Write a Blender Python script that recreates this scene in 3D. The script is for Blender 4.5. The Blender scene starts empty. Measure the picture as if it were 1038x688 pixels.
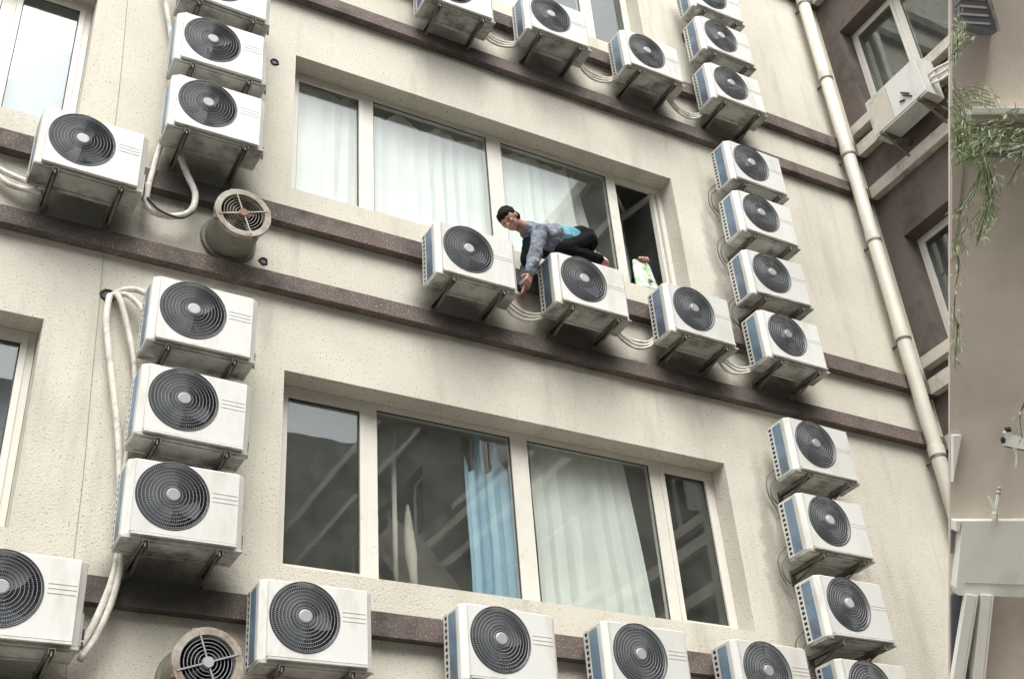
import bpy, bmesh, math, random
from mathutils import Vector, Matrix, noise
random.seed(7)
R = math.radians
sc = bpy.context.scene
COL = sc.collection
PI = math.pi

# ------------------------------------------------------------------ camera, sky, sun, exposure
CAM = Vector((0.0, -7.6, 1.6))
cd = bpy.data.cameras.new('camera'); cam = bpy.data.objects.new('camera', cd); COL.objects.link(cam)
ROT = Matrix(((0.87526, -0.21325, -0.43409), (-0.47838, -0.51381, -0.71214), (-0.07118, 0.83098, -0.55174)))
cam.matrix_world = Matrix.Translation(CAM) @ ROT.to_4x4()
cd.sensor_width = 36.0; cd.lens = 36.0 * 1244.0 / 1038.0
cd.clip_start = 0.05; cd.clip_end = 1500
sc.camera = cam

w = bpy.data.worlds.new('World'); sc.world = w; w.use_nodes = True
nt = w.node_tree; nt.nodes.clear()
wo = nt.nodes.new('ShaderNodeOutputWorld'); bg = nt.nodes.new('ShaderNodeBackground')
sky = nt.nodes.new('ShaderNodeTexSky'); sky.sky_type = 'NISHITA'; sky.sun_disc = False
sky.sun_elevation = R(58); sky.sun_rotation = R(200); sky.dust_density = 4.0; sky.air_density = 1.0; sky.ozone_density = 0.6
hs = nt.nodes.new('ShaderNodeHueSaturation'); hs.inputs['Saturation'].default_value = 0.22
nt.links.new(sky.outputs[0], hs.inputs['Color']); nt.links.new(hs.outputs[0], bg.inputs[0])
bg.inputs[1].default_value = 0.15
nt.links.new(bg.outputs[0], wo.inputs[0])

sd = bpy.data.lights.new('sun', 'SUN'); sun = bpy.data.objects.new('sun', sd); COL.objects.link(sun)
sd.energy = 0.95; sd.angle = R(40); sd.color = (1.0, 0.985, 0.925)
# azimuth 200 deg from north (+Y) clockwise: in front of the facade and a little to the left
az, el = R(200), R(58)
sdir = Vector((math.sin(az) * math.cos(el), math.cos(az) * math.cos(el), math.sin(el)))
sun.rotation_euler = sdir.to_track_quat('Z', 'Y').to_euler()

vs = sc.view_settings
sc.display_settings.display_device = 'sRGB'
vs.view_transform = 'Standard'; vs.look = 'None'; vs.gamma = 1.0; vs.use_curve_mapping = False
vs.exposure = 1.49
sc.cycles.max_bounces = 7; sc.cycles.diffuse_bounces = 4; sc.cycles.transparent_max_bounces = 12
sc.cycles.caustics_reflective = False; sc.cycles.caustics_refractive = False
sc.cycles.use_denoising = True

# ------------------------------------------------------------------ materials
def nn(t, typ, **kw):
    n = t.nodes.new(typ)
    for k, v in kw.items():
        if hasattr(n, k): setattr(n, k, v)
        else: n.inputs[k].default_value = v
    return n

def mat(name, base, rough=0.6, var=0.12, vscale=3.0, bump=0.0, bscale=60.0, dark=None, dthr=0.62, dscale=2.0,
        dstretch=(1, 1, 1), spec=0.5, metal=0.0, rnd=0.0, coord='Object', speck=None, emit=0):
    m = bpy.data.materials.new(name); m.use_nodes = True
    t = m.node_tree; L = t.links
    b = t.nodes['Principled BSDF']
    b.inputs['Roughness'].default_value = rough; b.inputs['Metallic'].default_value = metal
    b.inputs['Specular IOR Level'].default_value = spec
    tc = nn(t, 'ShaderNodeTexCoord')
    vec = tc.outputs[coord]
    if rnd:
        oo = nn(t, 'ShaderNodeObjectInfo'); of = nn(t, 'ShaderNodeVectorMath', operation='MULTIPLY_ADD')
        cx3 = nn(t, 'ShaderNodeCombineXYZ'); L.new(oo.outputs['Random'], cx3.inputs[0]); L.new(oo.outputs['Random'], cx3.inputs[2])
        L.new(cx3.outputs[0], of.inputs[0]); of.inputs[1].default_value = (37, 0, 53); L.new(tc.outputs[coord], of.inputs[2]); vec = of.outputs[0]
    n1 = nn(t, 'ShaderNodeTexNoise', Scale=vscale, Detail=6.0, Roughness=0.6)
    L.new(vec, n1.inputs['Vector'])
    mr = nn(t, 'ShaderNodeMapRange'); mr.inputs[1].default_value = 0.3; mr.inputs[2].default_value = 0.7
    mr.inputs[3].default_value = 1 - var; mr.inputs[4].default_value = 1 + var
    L.new(n1.outputs['Fac'], mr.inputs[0])
    mul = nn(t, 'ShaderNodeVectorMath', operation='SCALE'); mul.inputs[0].default_value = base[:3]
    L.new(mr.outputs[0], mul.inputs['Scale'])
    out = mul.outputs[0]
    if rnd:
        oi = nn(t, 'ShaderNodeObjectInfo')
        m2 = nn(t, 'ShaderNodeMapRange'); m2.inputs[3].default_value = 1 - rnd; m2.inputs[4].default_value = 1 + rnd * .4
        L.new(oi.outputs['Random'], m2.inputs[0])
        s2 = nn(t, 'ShaderNodeVectorMath', operation='SCALE'); L.new(out, s2.inputs[0]); L.new(m2.outputs[0], s2.inputs['Scale'])
        out = s2.outputs[0]
    if speck:
        sn = nn(t, 'ShaderNodeTexNoise', Scale=speck[1], Detail=2.0)
        L.new(tc.outputs[coord], sn.inputs['Vector'])
        sr = nn(t, 'ShaderNodeMapRange'); sr.inputs[1].default_value = speck[2]; sr.inputs[2].default_value = speck[2] + .08
        L.new(sn.outputs['Fac'], sr.inputs[0])
        mx = nn(t, 'ShaderNodeMix', data_type='RGBA'); L.new(sr.outputs[0], mx.inputs[0]); L.new(out, mx.inputs[6])
        mx.inputs[7].default_value = (*speck[0], 1); out = mx.outputs[2]
    if dark:
        mp = nn(t, 'ShaderNodeMapping'); mp.inputs['Scale'].default_value = dstretch
        L.new(vec, mp.inputs[0])
        dn = nn(t, 'ShaderNodeTexNoise', Scale=dscale, Detail=7.0, Roughness=0.65); L.new(mp.outputs[0], dn.inputs['Vector'])
        dr = nn(t, 'ShaderNodeMapRange'); dr.inputs[1].default_value = dthr - .1; dr.inputs[2].default_value = dthr + .12
        L.new(dn.outputs['Fac'], dr.inputs[0])
        mx = nn(t, 'ShaderNodeMix', data_type='RGBA'); L.new(dr.outputs[0], mx.inputs[0]); L.new(out, mx.inputs[6])
        mx.inputs[7].default_value = (*dark, 1); out = mx.outputs[2]
    L.new(out, b.inputs['Base Color'])
    if bump:
        bn = nn(t, 'ShaderNodeTexNoise', Scale=bscale, Detail=4.0, Roughness=0.6); L.new(tc.outputs[coord], bn.inputs['Vector'])
        bp = nn(t, 'ShaderNodeBump', Strength=bump, Distance=0.01); L.new(bn.outputs['Fac'], bp.inputs['Height'])
        L.new(bp.outputs[0], b.inputs['Normal'])
    return m

def add_stains_and_shade(m, spots, colour):
    """soot and algae patches plus shade below the units, painted in with ragged outlines; spots = (x, z, rx, rz, strength)"""
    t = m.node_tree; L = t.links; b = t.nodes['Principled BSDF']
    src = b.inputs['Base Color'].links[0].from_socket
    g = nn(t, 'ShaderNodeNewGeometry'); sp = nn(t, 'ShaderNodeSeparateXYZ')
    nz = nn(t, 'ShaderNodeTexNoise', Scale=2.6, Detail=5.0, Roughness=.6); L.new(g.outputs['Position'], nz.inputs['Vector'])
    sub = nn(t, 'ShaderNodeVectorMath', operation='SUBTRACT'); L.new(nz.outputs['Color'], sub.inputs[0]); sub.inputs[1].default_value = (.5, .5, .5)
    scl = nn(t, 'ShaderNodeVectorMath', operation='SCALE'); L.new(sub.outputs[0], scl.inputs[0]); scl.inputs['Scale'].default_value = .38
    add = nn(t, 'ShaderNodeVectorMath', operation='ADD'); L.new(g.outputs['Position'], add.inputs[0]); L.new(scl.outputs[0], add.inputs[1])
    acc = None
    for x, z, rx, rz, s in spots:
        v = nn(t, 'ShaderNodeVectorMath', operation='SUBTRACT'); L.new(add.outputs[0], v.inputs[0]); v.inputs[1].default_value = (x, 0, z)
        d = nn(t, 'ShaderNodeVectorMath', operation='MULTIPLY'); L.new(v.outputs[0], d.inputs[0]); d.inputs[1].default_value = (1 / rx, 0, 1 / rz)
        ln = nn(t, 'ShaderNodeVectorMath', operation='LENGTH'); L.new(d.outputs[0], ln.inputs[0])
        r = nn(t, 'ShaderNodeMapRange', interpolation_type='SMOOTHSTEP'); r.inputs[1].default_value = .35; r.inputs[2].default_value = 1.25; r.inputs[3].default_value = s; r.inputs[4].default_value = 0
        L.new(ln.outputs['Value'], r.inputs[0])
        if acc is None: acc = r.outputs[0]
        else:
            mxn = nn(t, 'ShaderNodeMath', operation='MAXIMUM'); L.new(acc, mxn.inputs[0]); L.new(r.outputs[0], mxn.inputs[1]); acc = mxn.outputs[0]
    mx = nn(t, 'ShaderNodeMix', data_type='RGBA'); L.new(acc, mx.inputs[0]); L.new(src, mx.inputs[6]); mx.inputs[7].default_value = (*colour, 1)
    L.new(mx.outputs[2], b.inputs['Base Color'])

def glass_mat(name, tint=(0.95, 0.97, 0.96), ior=1.70, rough=0.01):
    m = bpy.data.materials.new(name); m.use_nodes = True; t = m.node_tree; t.nodes.clear(); L = t.links
    o = nn(t, 'ShaderNodeOutputMaterial'); mix = nn(t, 'ShaderNodeMixShader')
    tr = nn(t, 'ShaderNodeBsdfTransparent'); tr.inputs[0].default_value = (*tint, 1)
    gl = nn(t, 'ShaderNodeBsdfGlossy'); gl.inputs['Roughness'].default_value = rough; gl.inputs['Color'].default_value = (.95, .98, .96, 1)
    fr = nn(t, 'ShaderNodeFresnel'); ge = nn(t, 'ShaderNodeNewGeometry'); im = nn(t, 'ShaderNodeMapRange')
    im.inputs[3].default_value = ior; im.inputs[4].default_value = 1 / ior      # same reflectance on both faces of the pane
    L.new(ge.outputs['Backfacing'], im.inputs[0]); L.new(im.outputs[0], fr.inputs['IOR'])
    tc = nn(t, 'ShaderNodeTexCoord'); nz = nn(t, 'ShaderNodeTexNoise', Scale=1.3, Detail=2.0); L.new(tc.outputs['Object'], nz.inputs['Vector'])
    bp = nn(t, 'ShaderNodeBump', Strength=.025, Distance=.05); L.new(nz.outputs['Fac'], bp.inputs['Height']); L.new(bp.outputs[0], gl.inputs['Normal'])
    L.new(fr.outputs[0], mix.inputs[0]); L.new(tr.outputs[0], mix.inputs[1]); L.new(gl.outputs[0], mix.inputs[2])
    # pale uneven haze painted into the glass, lifting dark panes like reflected light
    df = nn(t, 'ShaderNodeBsdfDiffuse'); df.inputs[0].default_value = (.62, .64, .60, 1); m2 = nn(t, 'ShaderNodeMixShader')
    dn = nn(t, 'ShaderNodeTexNoise', Scale=2.2, Detail=6.0, Roughness=.65); L.new(tc.outputs['Object'], dn.inputs['Vector'])
    dr = nn(t, 'ShaderNodeMapRange'); dr.inputs[1].default_value = .3; dr.inputs[2].default_value = .75; dr.inputs[3].default_value = .008; dr.inputs[4].default_value = .055
    L.new(dn.outputs['Fac'], dr.inputs[0]); L.new(dr.outputs[0], m2.inputs[0]); L.new(mix.outputs[0], m2.inputs[1]); L.new(df.outputs[0], m2.inputs[2]); L.new(m2.outputs[0], o.inputs[0])
    return m

M = {}
M['wall'] = mat('cream_render', (0.552, 0.527, 0.452), .9, .10, .9, bump=.7, bscale=62, spec=.15,
                speck=((.24, .22, .17), 62, .618), dark=(.40, .385, .32), dthr=.62, dscale=1.3, dstretch=(2.4, 1, .35))
M['band'] = mat('purple_granite_render', (0.130, 0.104, 0.090), .85, .15, 4, bump=.6, bscale=60, spec=.2,
                speck=((.30, .26, .25), 70, .58), dark=(.05, .045, .042), dthr=.57, dscale=2.2)
M['wing'] = mat('brown_render', (0.125, 0.104, 0.092), .9, .12, 1.5, bump=.3, bscale=45, spec=.15, dark=(.06, .048, .042), dthr=.6)
M['ledge'] = mat('cream_ledge_paint', (0.50, 0.47, 0.40), .8, .08, 3, bump=.2, spec=.2, dark=(.20, .18, .15), dthr=.64, dscale=4)
M['frame'] = mat('white_window_plastic', (0.62, 0.60, 0.535), .45, .05, 5, dark=(.42, .39, .32), dthr=.70, dscale=6)
M['gasket'] = mat('black_gasket', (0.03, 0.03, 0.03), .6)
M['glass'] = glass_mat('window_glass')
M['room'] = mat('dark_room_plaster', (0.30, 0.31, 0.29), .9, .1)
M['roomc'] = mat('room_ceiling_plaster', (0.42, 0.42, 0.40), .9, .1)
M['curtain'] = mat('white_sheer_curtain', (0.74, 0.76, 0.72), .9, .08, 2, spec=.1)
M['blind'] = mat('pale_blue_blind', (0.30, 0.34, 0.41), .85, .03, 2, spec=.1)
M['blue'] = mat('blue_satin_curtain', (0.33, 0.50, 0.61), .36, .12, 3, spec=.6)
M['white'] = mat('white_sheet_metal', (0.58, 0.578, 0.545), .42, .04, 2.5, dark=(.40, .385, .32), dthr=.60, dscale=3.0, dstretch=(2, 2, .6), rnd=.14, spec=.5)
M['panel'] = mat('white_front_panel', (0.60, 0.60, 0.57), .38, .03, 2.0, dark=(.46, .445, .38), dthr=.62, dscale=2.6, dstretch=(2, 2, .6), rnd=.12)
M['tray'] = mat('dirty_galvanised_tray', (0.42, 0.42, 0.38), .6, .2, 4, dark=(.13, .13, .11), dthr=.56, dscale=5, rnd=.25)
M['dark'] = mat('black_shroud_plastic', (0.010, 0.015, 0.026), .5, .2)
M['blade'] = mat('dark_fan_blade', (0.032, 0.042, 0.055), .5, .2)
M['wire'] = mat('grey_grille_wire', (0.26, 0.275, 0.28), .45, .1)
M['rim'] = mat('charcoal_grille_rim', (0.05, 0.055, 0.06), .4, .1)
M['hub'] = mat('pale_grey_hub', (0.34, 0.35, 0.35), .4, .05, rnd=.3)
M['steel'] = mat('weathered_bracket_steel', (0.15, 0.145, 0.12), .6, .25, 8, dark=(.13, .08, .05), dthr=.58, dscale=9, rnd=.2, metal=.3)
M['pipe'] = mat('cream_downpipe_plastic', (0.50, 0.475, 0.40), .5, .08, 3, dark=(.30, .27, .22), dthr=.68, dscale=4, dstretch=(1, 1, .3))
M['wrap'] = mat('white_pipe_tape', (0.62, 0.60, 0.53), .7, .15, 12, bump=.5, bscale=45, dark=(.25, .23, .19), dthr=.6, dscale=9)
M['ring'] = mat('old_plastic_duct', (0.36, 0.345, 0.29), .6, .15, 5, dark=(.15, .11, .075), dthr=.53, dscale=6)
M['duct'] = mat('grimy_duct_sleeve', (0.19, 0.185, 0.15), .7, .25, 5, dark=(.09, .085, .06), dthr=.54, dscale=5)
M['rust'] = mat('rusty_metal', (0.20, 0.12, 0.08), .8, .3, 12)
M['black'] = mat('black_plastic', (0.015, 0.015, 0.015), .5)
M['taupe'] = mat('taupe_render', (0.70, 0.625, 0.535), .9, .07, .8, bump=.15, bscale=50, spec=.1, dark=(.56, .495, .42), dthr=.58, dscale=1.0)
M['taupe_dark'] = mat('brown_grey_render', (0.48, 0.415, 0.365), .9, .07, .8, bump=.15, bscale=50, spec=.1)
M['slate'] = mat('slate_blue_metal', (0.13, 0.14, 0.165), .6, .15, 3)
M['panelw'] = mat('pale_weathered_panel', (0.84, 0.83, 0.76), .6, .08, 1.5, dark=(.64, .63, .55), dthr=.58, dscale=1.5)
M['ground'] = mat('grey_paving', (0.21, 0.20, 0.19), .9, .2, 1.5, bump=.3)
M['grey_facade'] = mat('grey_facade_render', (0.24, 0.235, 0.22), .9, .1, 1)
M['skin'] = mat('skin', (0.30, 0.165, 0.115), .55, .08, 12)
M['hair'] = mat('black_hair', (0.005, 0.004, 0.004), .75, .2, 40, bump=1, bscale=90, spec=.12)
M['jacket'] = mat('grey_work_jacket', (0.105, 0.12, 0.15), .9, .15, 8, bump=1.0, bscale=14, dark=(.24, .26, .29), dthr=.58, dscale=13)
M['shirt'] = mat('turquoise_shirt', (0.035, 0.20, 0.26), .85, .15, 8, bump=1.0, bscale=16, dark=(.22, .42, .46), dthr=.56, dscale=14)
M['trousers'] = mat('black_trousers', (0.007, 0.007, 0.008), .9, .2, 8, bump=1.0, bscale=12, spec=.08)
M['navy'] = mat('dark_teal_vest', (0.012, 0.020, 0.026), .9, .2, 8, bump=.8, bscale=15, spec=.1)
M['pink'] = mat('pink_trainer', (0.36, 0.12, 0.13), .8, .1, 10)
M['solew'] = mat('white_sole', (0.75, 0.74, 0.70), .6)
M['bag'] = mat('white_green_bag', (0.72, 0.75, 0.70), .4, .06, 5, dark=(.16, .36, .12), dthr=.55, dscale=7, bump=.8, bscale=18)
M['bark'] = mat('willow_bark', (0.10, 0.085, 0.06), .9)
def leaf_mat():
    m = mat('willow_leaf', (0.31, 0.38, 0.20), .6, .3, 9, spec=.3)
    return m
M['leaf'] = leaf_mat()
M['leaf_pale'] = mat('willow_leaf_pale', (0.45, 0.50, 0.36), .6, .3, 9, spec=.3)

def coil_mat():
    m = bpy.data.materials.new('blue_fin_coil'); m.use_nodes = True; t = m.node_tree; L = t.links; b = t.nodes['Principled BSDF']
    tc = nn(t, 'ShaderNodeTexCoord'); wv = nn(t, 'ShaderNodeTexWave', Scale=28.0, Distortion=.3); wv.bands_direction = 'Z'
    L.new(tc.outputs['Object'], wv.inputs['Vector'])
    cr = nn(t, 'ShaderNodeValToRGB'); cr.color_ramp.elements[0].color = (.07, .12, .18, 1); cr.color_ramp.elements[1].color = (.27, .37, .46, 1)
    L.new(wv.outputs['Fac'], cr.inputs[0])
    nz = nn(t, 'ShaderNodeTexNoise', Scale=7.0, Detail=5.0); L.new(tc.outputs['Object'], nz.inputs['Vector'])
    oi = nn(t, 'ShaderNodeObjectInfo')
    ad = nn(t, 'ShaderNodeMath', operation='ADD'); L.new(nz.outputs['Fac'], ad.inputs[0])
    ml = nn(t, 'ShaderNodeMath', operation='MULTIPLY'); L.new(oi.outputs['Random'], ml.inputs[0]); ml.inputs[1].default_value = .22
    L.new(ml.outputs[0], ad.inputs[1])
    mr = nn(t, 'ShaderNodeMapRange'); mr.inputs[1].default_value = .55; mr.inputs[2].default_value = .85; L.new(ad.outputs[0], mr.inputs[0])
    mx = nn(t, 'ShaderNodeMix', data_type='RGBA'); L.new(mr.outputs[0], mx.inputs[0]); L.new(cr.outputs[0], mx.inputs[6]); mx.inputs[7].default_value = (.10, .12, .15, 1)
    L.new(mx.outputs[2], b.inputs['Base Color']); b.inputs['Roughness'].default_value = .45; b.inputs['Metallic'].default_value = .2
    return m
M['coil'] = coil_mat()

# ------------------------------------------------------------------ helpers
def link(name, me, parent=None):
    o = bpy.data.objects.new(name, me); COL.objects.link(o)
    if parent is not None: o.parent = parent
    return o

def thing(name, label, cat, loc=(0, 0, 0), group=None, mw=None):
    o = bpy.data.objects.new(name, None); COL.objects.link(o); o.empty_display_size = .1
    if mw is not None: o.matrix_world = mw
    else: o.location = loc
    o['label'] = label; o['category'] = cat
    if group: o['group'] = group
    return o

def tag(o, label, cat, group=None):
    o['label'] = label; o['category'] = cat
    if group: o['group'] = group
    return o

def build(name, bm, m, parent=None, smooth=False, bevel=0.0, loc=None):
    if bevel:
        es = [e for e in bm.edges if len(e.link_faces) == 2 and e.calc_face_angle(0) > .6]
        bmesh.ops.bevel(bm, geom=es, offset=bevel, segments=2, profile=.5, affect='EDGES')
    me = bpy.data.meshes.new(name); bm.to_mesh(me); bm.free()
    for mm in (m if isinstance(m, (list, tuple)) else [m]): me.materials.append(mm)
    if smooth:
        for p in me.polygons: p.use_smooth = True
    o = link(name, me, parent)
    if loc is not None: o.location = loc
    return o

def box(bm, x0, x1, y0, y1, z0, z1, mi=0):
    v = [bm.verts.new(c) for c in ((x0, y0, z0), (x1, y0, z0), (x1, y1, z0), (x0, y1, z0), (x0, y0, z1), (x1, y0, z1), (x1, y1, z1), (x0, y1, z1))]
    for f in ((0, 3, 2, 1), (4, 5, 6, 7), (0, 1, 5, 4), (1, 2, 6, 5), (2, 3, 7, 6), (3, 0, 4, 7)):
        fc = bm.faces.new([v[i] for i in f]); fc.material_index = mi
    return v

def bar(bm, a, b, hw, hh, up=(0, 0, 1)):
    a = Vector(a); b = Vector(b); d = (b - a).normalized(); s = d.cross(Vector(up))
    if s.length < 1e-4: s = d.cross(Vector((1, 0, 0)))
    s.normalize(); u = s.cross(d).normalized()
    vs_ = []
    for p in (a, b):
        for i, j in ((-1, -1), (1, -1), (1, 1), (-1, 1)): vs_.append(bm.verts.new(p + s * hw * i + u * hh * j))
    for f in ((3, 2, 1, 0), (4, 5, 6, 7), (0, 1, 5, 4), (1, 2, 6, 5), (2, 3, 7, 6), (3, 0, 4, 7)): bm.faces.new([vs_[i] for i in f])

def tube(bm, pts, r, seg=10, caps=True):
    pts = [Vector(p) for p in pts]; n = len(pts)
    rr = r if isinstance(r, (list, tuple)) else [r] * n
    ring_prev = None; ref = None; rings = []
    for i, p in enumerate(pts):
        d = (pts[min(i + 1, n - 1)] - pts[max(i - 1, 0)]).normalized()
        if ref is None:
            ref = d.cross(Vector((0, 0, 1)))
            if ref.length < .1: ref = d.cross(Vector((1, 0, 0)))
        s = (ref - d * ref.dot(d)).normalized(); ref = s; u = d.cross(s)
        ring = [bm.verts.new(p + (s * math.cos(2 * PI * k / seg) + u * math.sin(2 * PI * k / seg)) * rr[i]) for k in range(seg)]
        if ring_prev:
            for k in range(seg): bm.faces.new((ring_prev[k], ring_prev[(k + 1) % seg], ring[(k + 1) % seg], ring[k]))
        ring_prev = ring; rings.append(ring)
    if caps:
        bm.faces.new(list(reversed(rings[0]))); bm.faces.new(rings[-1])

def spline(ctrl, step=8):
    P = [Vector(c) for c in ctrl]; P = [P[0] * 2 - P[1]] + P + [P[-1] * 2 - P[-2]]
    out = []
    for i in range(1, len(P) - 2):
        for k in range(step):
            t = k / step
            out.append(.5 * ((2 * P[i]) + (P[i + 1] - P[i - 1]) * t + (2 * P[i - 1] - 5 * P[i] + 4 * P[i + 1] - P[i + 2]) * t * t + (3 * P[i] - P[i - 1] - 3 * P[i + 1] + P[i + 2]) * t ** 3))
    out.append(P[-2]); return out

def children(o): return [c for c in COL.objects if c.parent == o]
def copy_tree(o, parent=None):
    c = o.copy(); COL.objects.link(c)
    if parent is not None: c.parent = parent
    for ch in children(o): copy_tree(ch, c)
    return c

def struct(o): o['kind'] = 'structure'; return o

# ------------------------------------------------------------------ ground
bm = bmesh.new(); v = [bm.verts.new(c) for c in ((-300, -300, 0), (300, -300, 0), (300, 300, 0), (-300, 300, 0))]; bm.faces.new(v)
struct(build('ground', bm, M['ground']))

# ------------------------------------------------------------------ the cream apartment building
PITCH = 3.405
SILL, HEAD = 5.096, 6.684                  # lower big window; others one pitch up or down
OPX = [(2.588, 6.77), (-3.35, 0.83)]
X0, X1, ZTOP = -9.0, 9.86, 20.0
bld = thing('apartment_building', 'cream rendered apartment building with purple brown bands across its facade', 'building')

def wall_with_holes(name, u0, u1, z0, z1, holes, depth, tf, m, parent):
    """front sheet at depth 0, back sheet and reveals; tf(u, d, z) -> world"""
    bm = bmesh.new()
    us = sorted({u0, u1, *[h[0] for h in holes], *[h[1] for h in holes]}); zs = sorted({z0, z1, *[h[2] for h in holes], *[h[3] for h in holes]})
    def inside(u, z): return any(h[0] < u < h[1] and h[2] < z < h[3] for h in holes)
    for d in (0, depth):
        for i in range(len(us) - 1):
            for j in range(len(zs) - 1):
                if inside((us[i] + us[i + 1]) / 2, (zs[j] + zs[j + 1]) / 2): continue
                q = [tf(us[i], d, zs[j]), tf(us[i + 1], d, zs[j]), tf(us[i + 1], d, zs[j + 1]), tf(us[i], d, zs[j + 1])]
                bm.faces.new([bm.verts.new(c) for c in (q if d == 0 else q[::-1])])
    for a, b, c, e in holes:
        for p, q in (((a, c), (b, c)), ((b, c), (b, e)), ((b, e), (a, e)), ((a, e), (a, c))):
            bm.faces.new([bm.verts.new(tf(*x)) for x in ((p[0], 0, p[1]), (q[0], 0, q[1]), (q[0], depth, q[1]), (p[0], depth, p[1]))])
    for p, q in (((u0, z0), (u1, z0)), ((u1, z0), (u1, z1)), ((u1, z1), (u0, z1)), ((u0, z1), (u0, z0))):
        bm.faces.new([bm.verts.new(tf(*x)) for x in ((p[0], 0, p[1]), (q[0], 0, q[1]), (q[0], depth, q[1]), (p[0], depth, p[1]))])
    bmesh.ops.remove_doubles(bm, verts=bm.verts, dist=1e-4)
    return build(name, bm, m, parent)

holes = [(a, b, SILL + PITCH * k, HEAD + PITCH * k) for a, b in OPX for k in (-1, 0, 1, 2, 3)]
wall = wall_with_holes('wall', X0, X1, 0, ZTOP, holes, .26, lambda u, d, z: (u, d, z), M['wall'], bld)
STAINS_AND_SHADE = [(4.1, 7.62, .50, .24, .75), (5.3, 7.62, .55, .26, .85), (6.5, 7.62, .55, .26, .85), (7.6, 7.62, .55, .26, .85), (0.95, 7.66, .55, .26, .75),
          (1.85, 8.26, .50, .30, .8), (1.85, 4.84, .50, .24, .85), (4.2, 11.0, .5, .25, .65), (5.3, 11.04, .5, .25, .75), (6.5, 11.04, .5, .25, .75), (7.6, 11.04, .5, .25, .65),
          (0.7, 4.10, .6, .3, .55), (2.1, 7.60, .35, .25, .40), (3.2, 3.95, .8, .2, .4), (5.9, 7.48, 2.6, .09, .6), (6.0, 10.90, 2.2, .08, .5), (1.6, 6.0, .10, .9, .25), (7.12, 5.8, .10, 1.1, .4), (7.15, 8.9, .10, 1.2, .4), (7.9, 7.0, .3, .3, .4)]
add_stains_and_shade(M['wall'], STAINS_AND_SHADE, (.055, .056, .045))  # dirt and painted shade darken the wall below the units
add_stains_and_shade(M['band'], [(x, z, rx * 1.1, rz * 1.2, min(.9, s + .1)) for x, z, rx, rz, s in STAINS_AND_SHADE[:12]], (.035, .036, .032))

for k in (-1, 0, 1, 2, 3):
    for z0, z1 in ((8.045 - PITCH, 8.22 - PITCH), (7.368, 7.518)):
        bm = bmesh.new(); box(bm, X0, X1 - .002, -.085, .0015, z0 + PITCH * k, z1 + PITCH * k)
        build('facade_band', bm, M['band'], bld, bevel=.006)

# crack in the render and small drilled holes
bm = bmesh.new()
zs = [2.6, 3.4, 4.2, 4.9, 5.5, 6.0, 6.4, 6.85, 7.36]; xs = [1.345, 1.33, 1.29, 1.245, 1.235, 1.215, 1.20, 1.185, 1.165]
pp = [(x, -.0015, z) for x, z in zip(xs, zs)] ; tube(bm, spline(pp, 4), .0028, 5)
pp = [(1.15, -.0015, 7.53), (1.13, -.0015, 8.0)]; tube(bm, pp, .0035, 5)
pp = [(1.12, -.0015, 8.23), (1.10, -.0015, 9.2), (1.06, -.0015, 10.2), (1.04, -.0015, 10.76)]; tube(bm, spline(pp, 4), .0028, 5)
build('crack', bm, mat('crack_line', (.27, .24, .20), .9), bld)  # dull brown line along the crack
for x, z, r in ((2.39, 9.91, .045), (2.38, 7.66, .042), (1.235, 7.0, .06), (9.69, 13.33, .05), (9.69, 13.04, .035), (2.26, 6.07, .04), (2.29, 5.70, .025)):
    bm = bmesh.new(); n = 12
    ring = [bm.verts.new((x + r * math.cos(2 * PI * i / n) * random.uniform(.85, 1.1), -.003, z + r * math.sin(2 * PI * i / n) * random.uniform(.8, 1.1))) for i in range(n)]
    inn = [bm.verts.new((x + (c.co.x - x) * .8, -.012, z + (c.co.z - z) * .8)) for c in ring]
    core = [bm.verts.new((x + (c.co.x - x) * .65, -.001, z + (c.co.z - z) * .65)) for c in ring]
    for i in range(n):
        j = (i + 1) % n
        bm.faces.new((ring[i], ring[j], inn[j], inn[i])); bm.faces.new((inn[i], inn[j], core[j], core[i]))
    bm.faces.new(core)
    build('pipe_hole', bm, M['black'], bld)

def frame_rect(bm, tf, u0, u1, z0, z1, wd, d0, d1):
    """rectangular ring of four bars butted end to end"""
    for a, b, c, e in ((u0, u1, z0, z0 + wd), (u0, u1, z1 - wd, z1), (u0, u0 + wd, z0 + wd, z1 - wd), (u1 - wd, u1, z0 + wd, z1 - wd)):
        box8(bm, tf, a, b, d0, d1, c, e)
def box8(bm, tf, a, b, d0, d1, c, e):
    v = [bm.verts.new(tf(*q)) for q in ((a, d0, c), (b, d0, c), (b, d1, c), (a, d1, c), (a, d0, e), (b, d0, e), (b, d1, e), (a, d1, e))]
    for f in ((0, 3, 2, 1), (4, 5, 6, 7), (0, 1, 5, 4), (1, 2, 6, 5), (2, 3, 7, 6), (3, 0, 4, 7)): bm.faces.new([v[i] for i in f])

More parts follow.
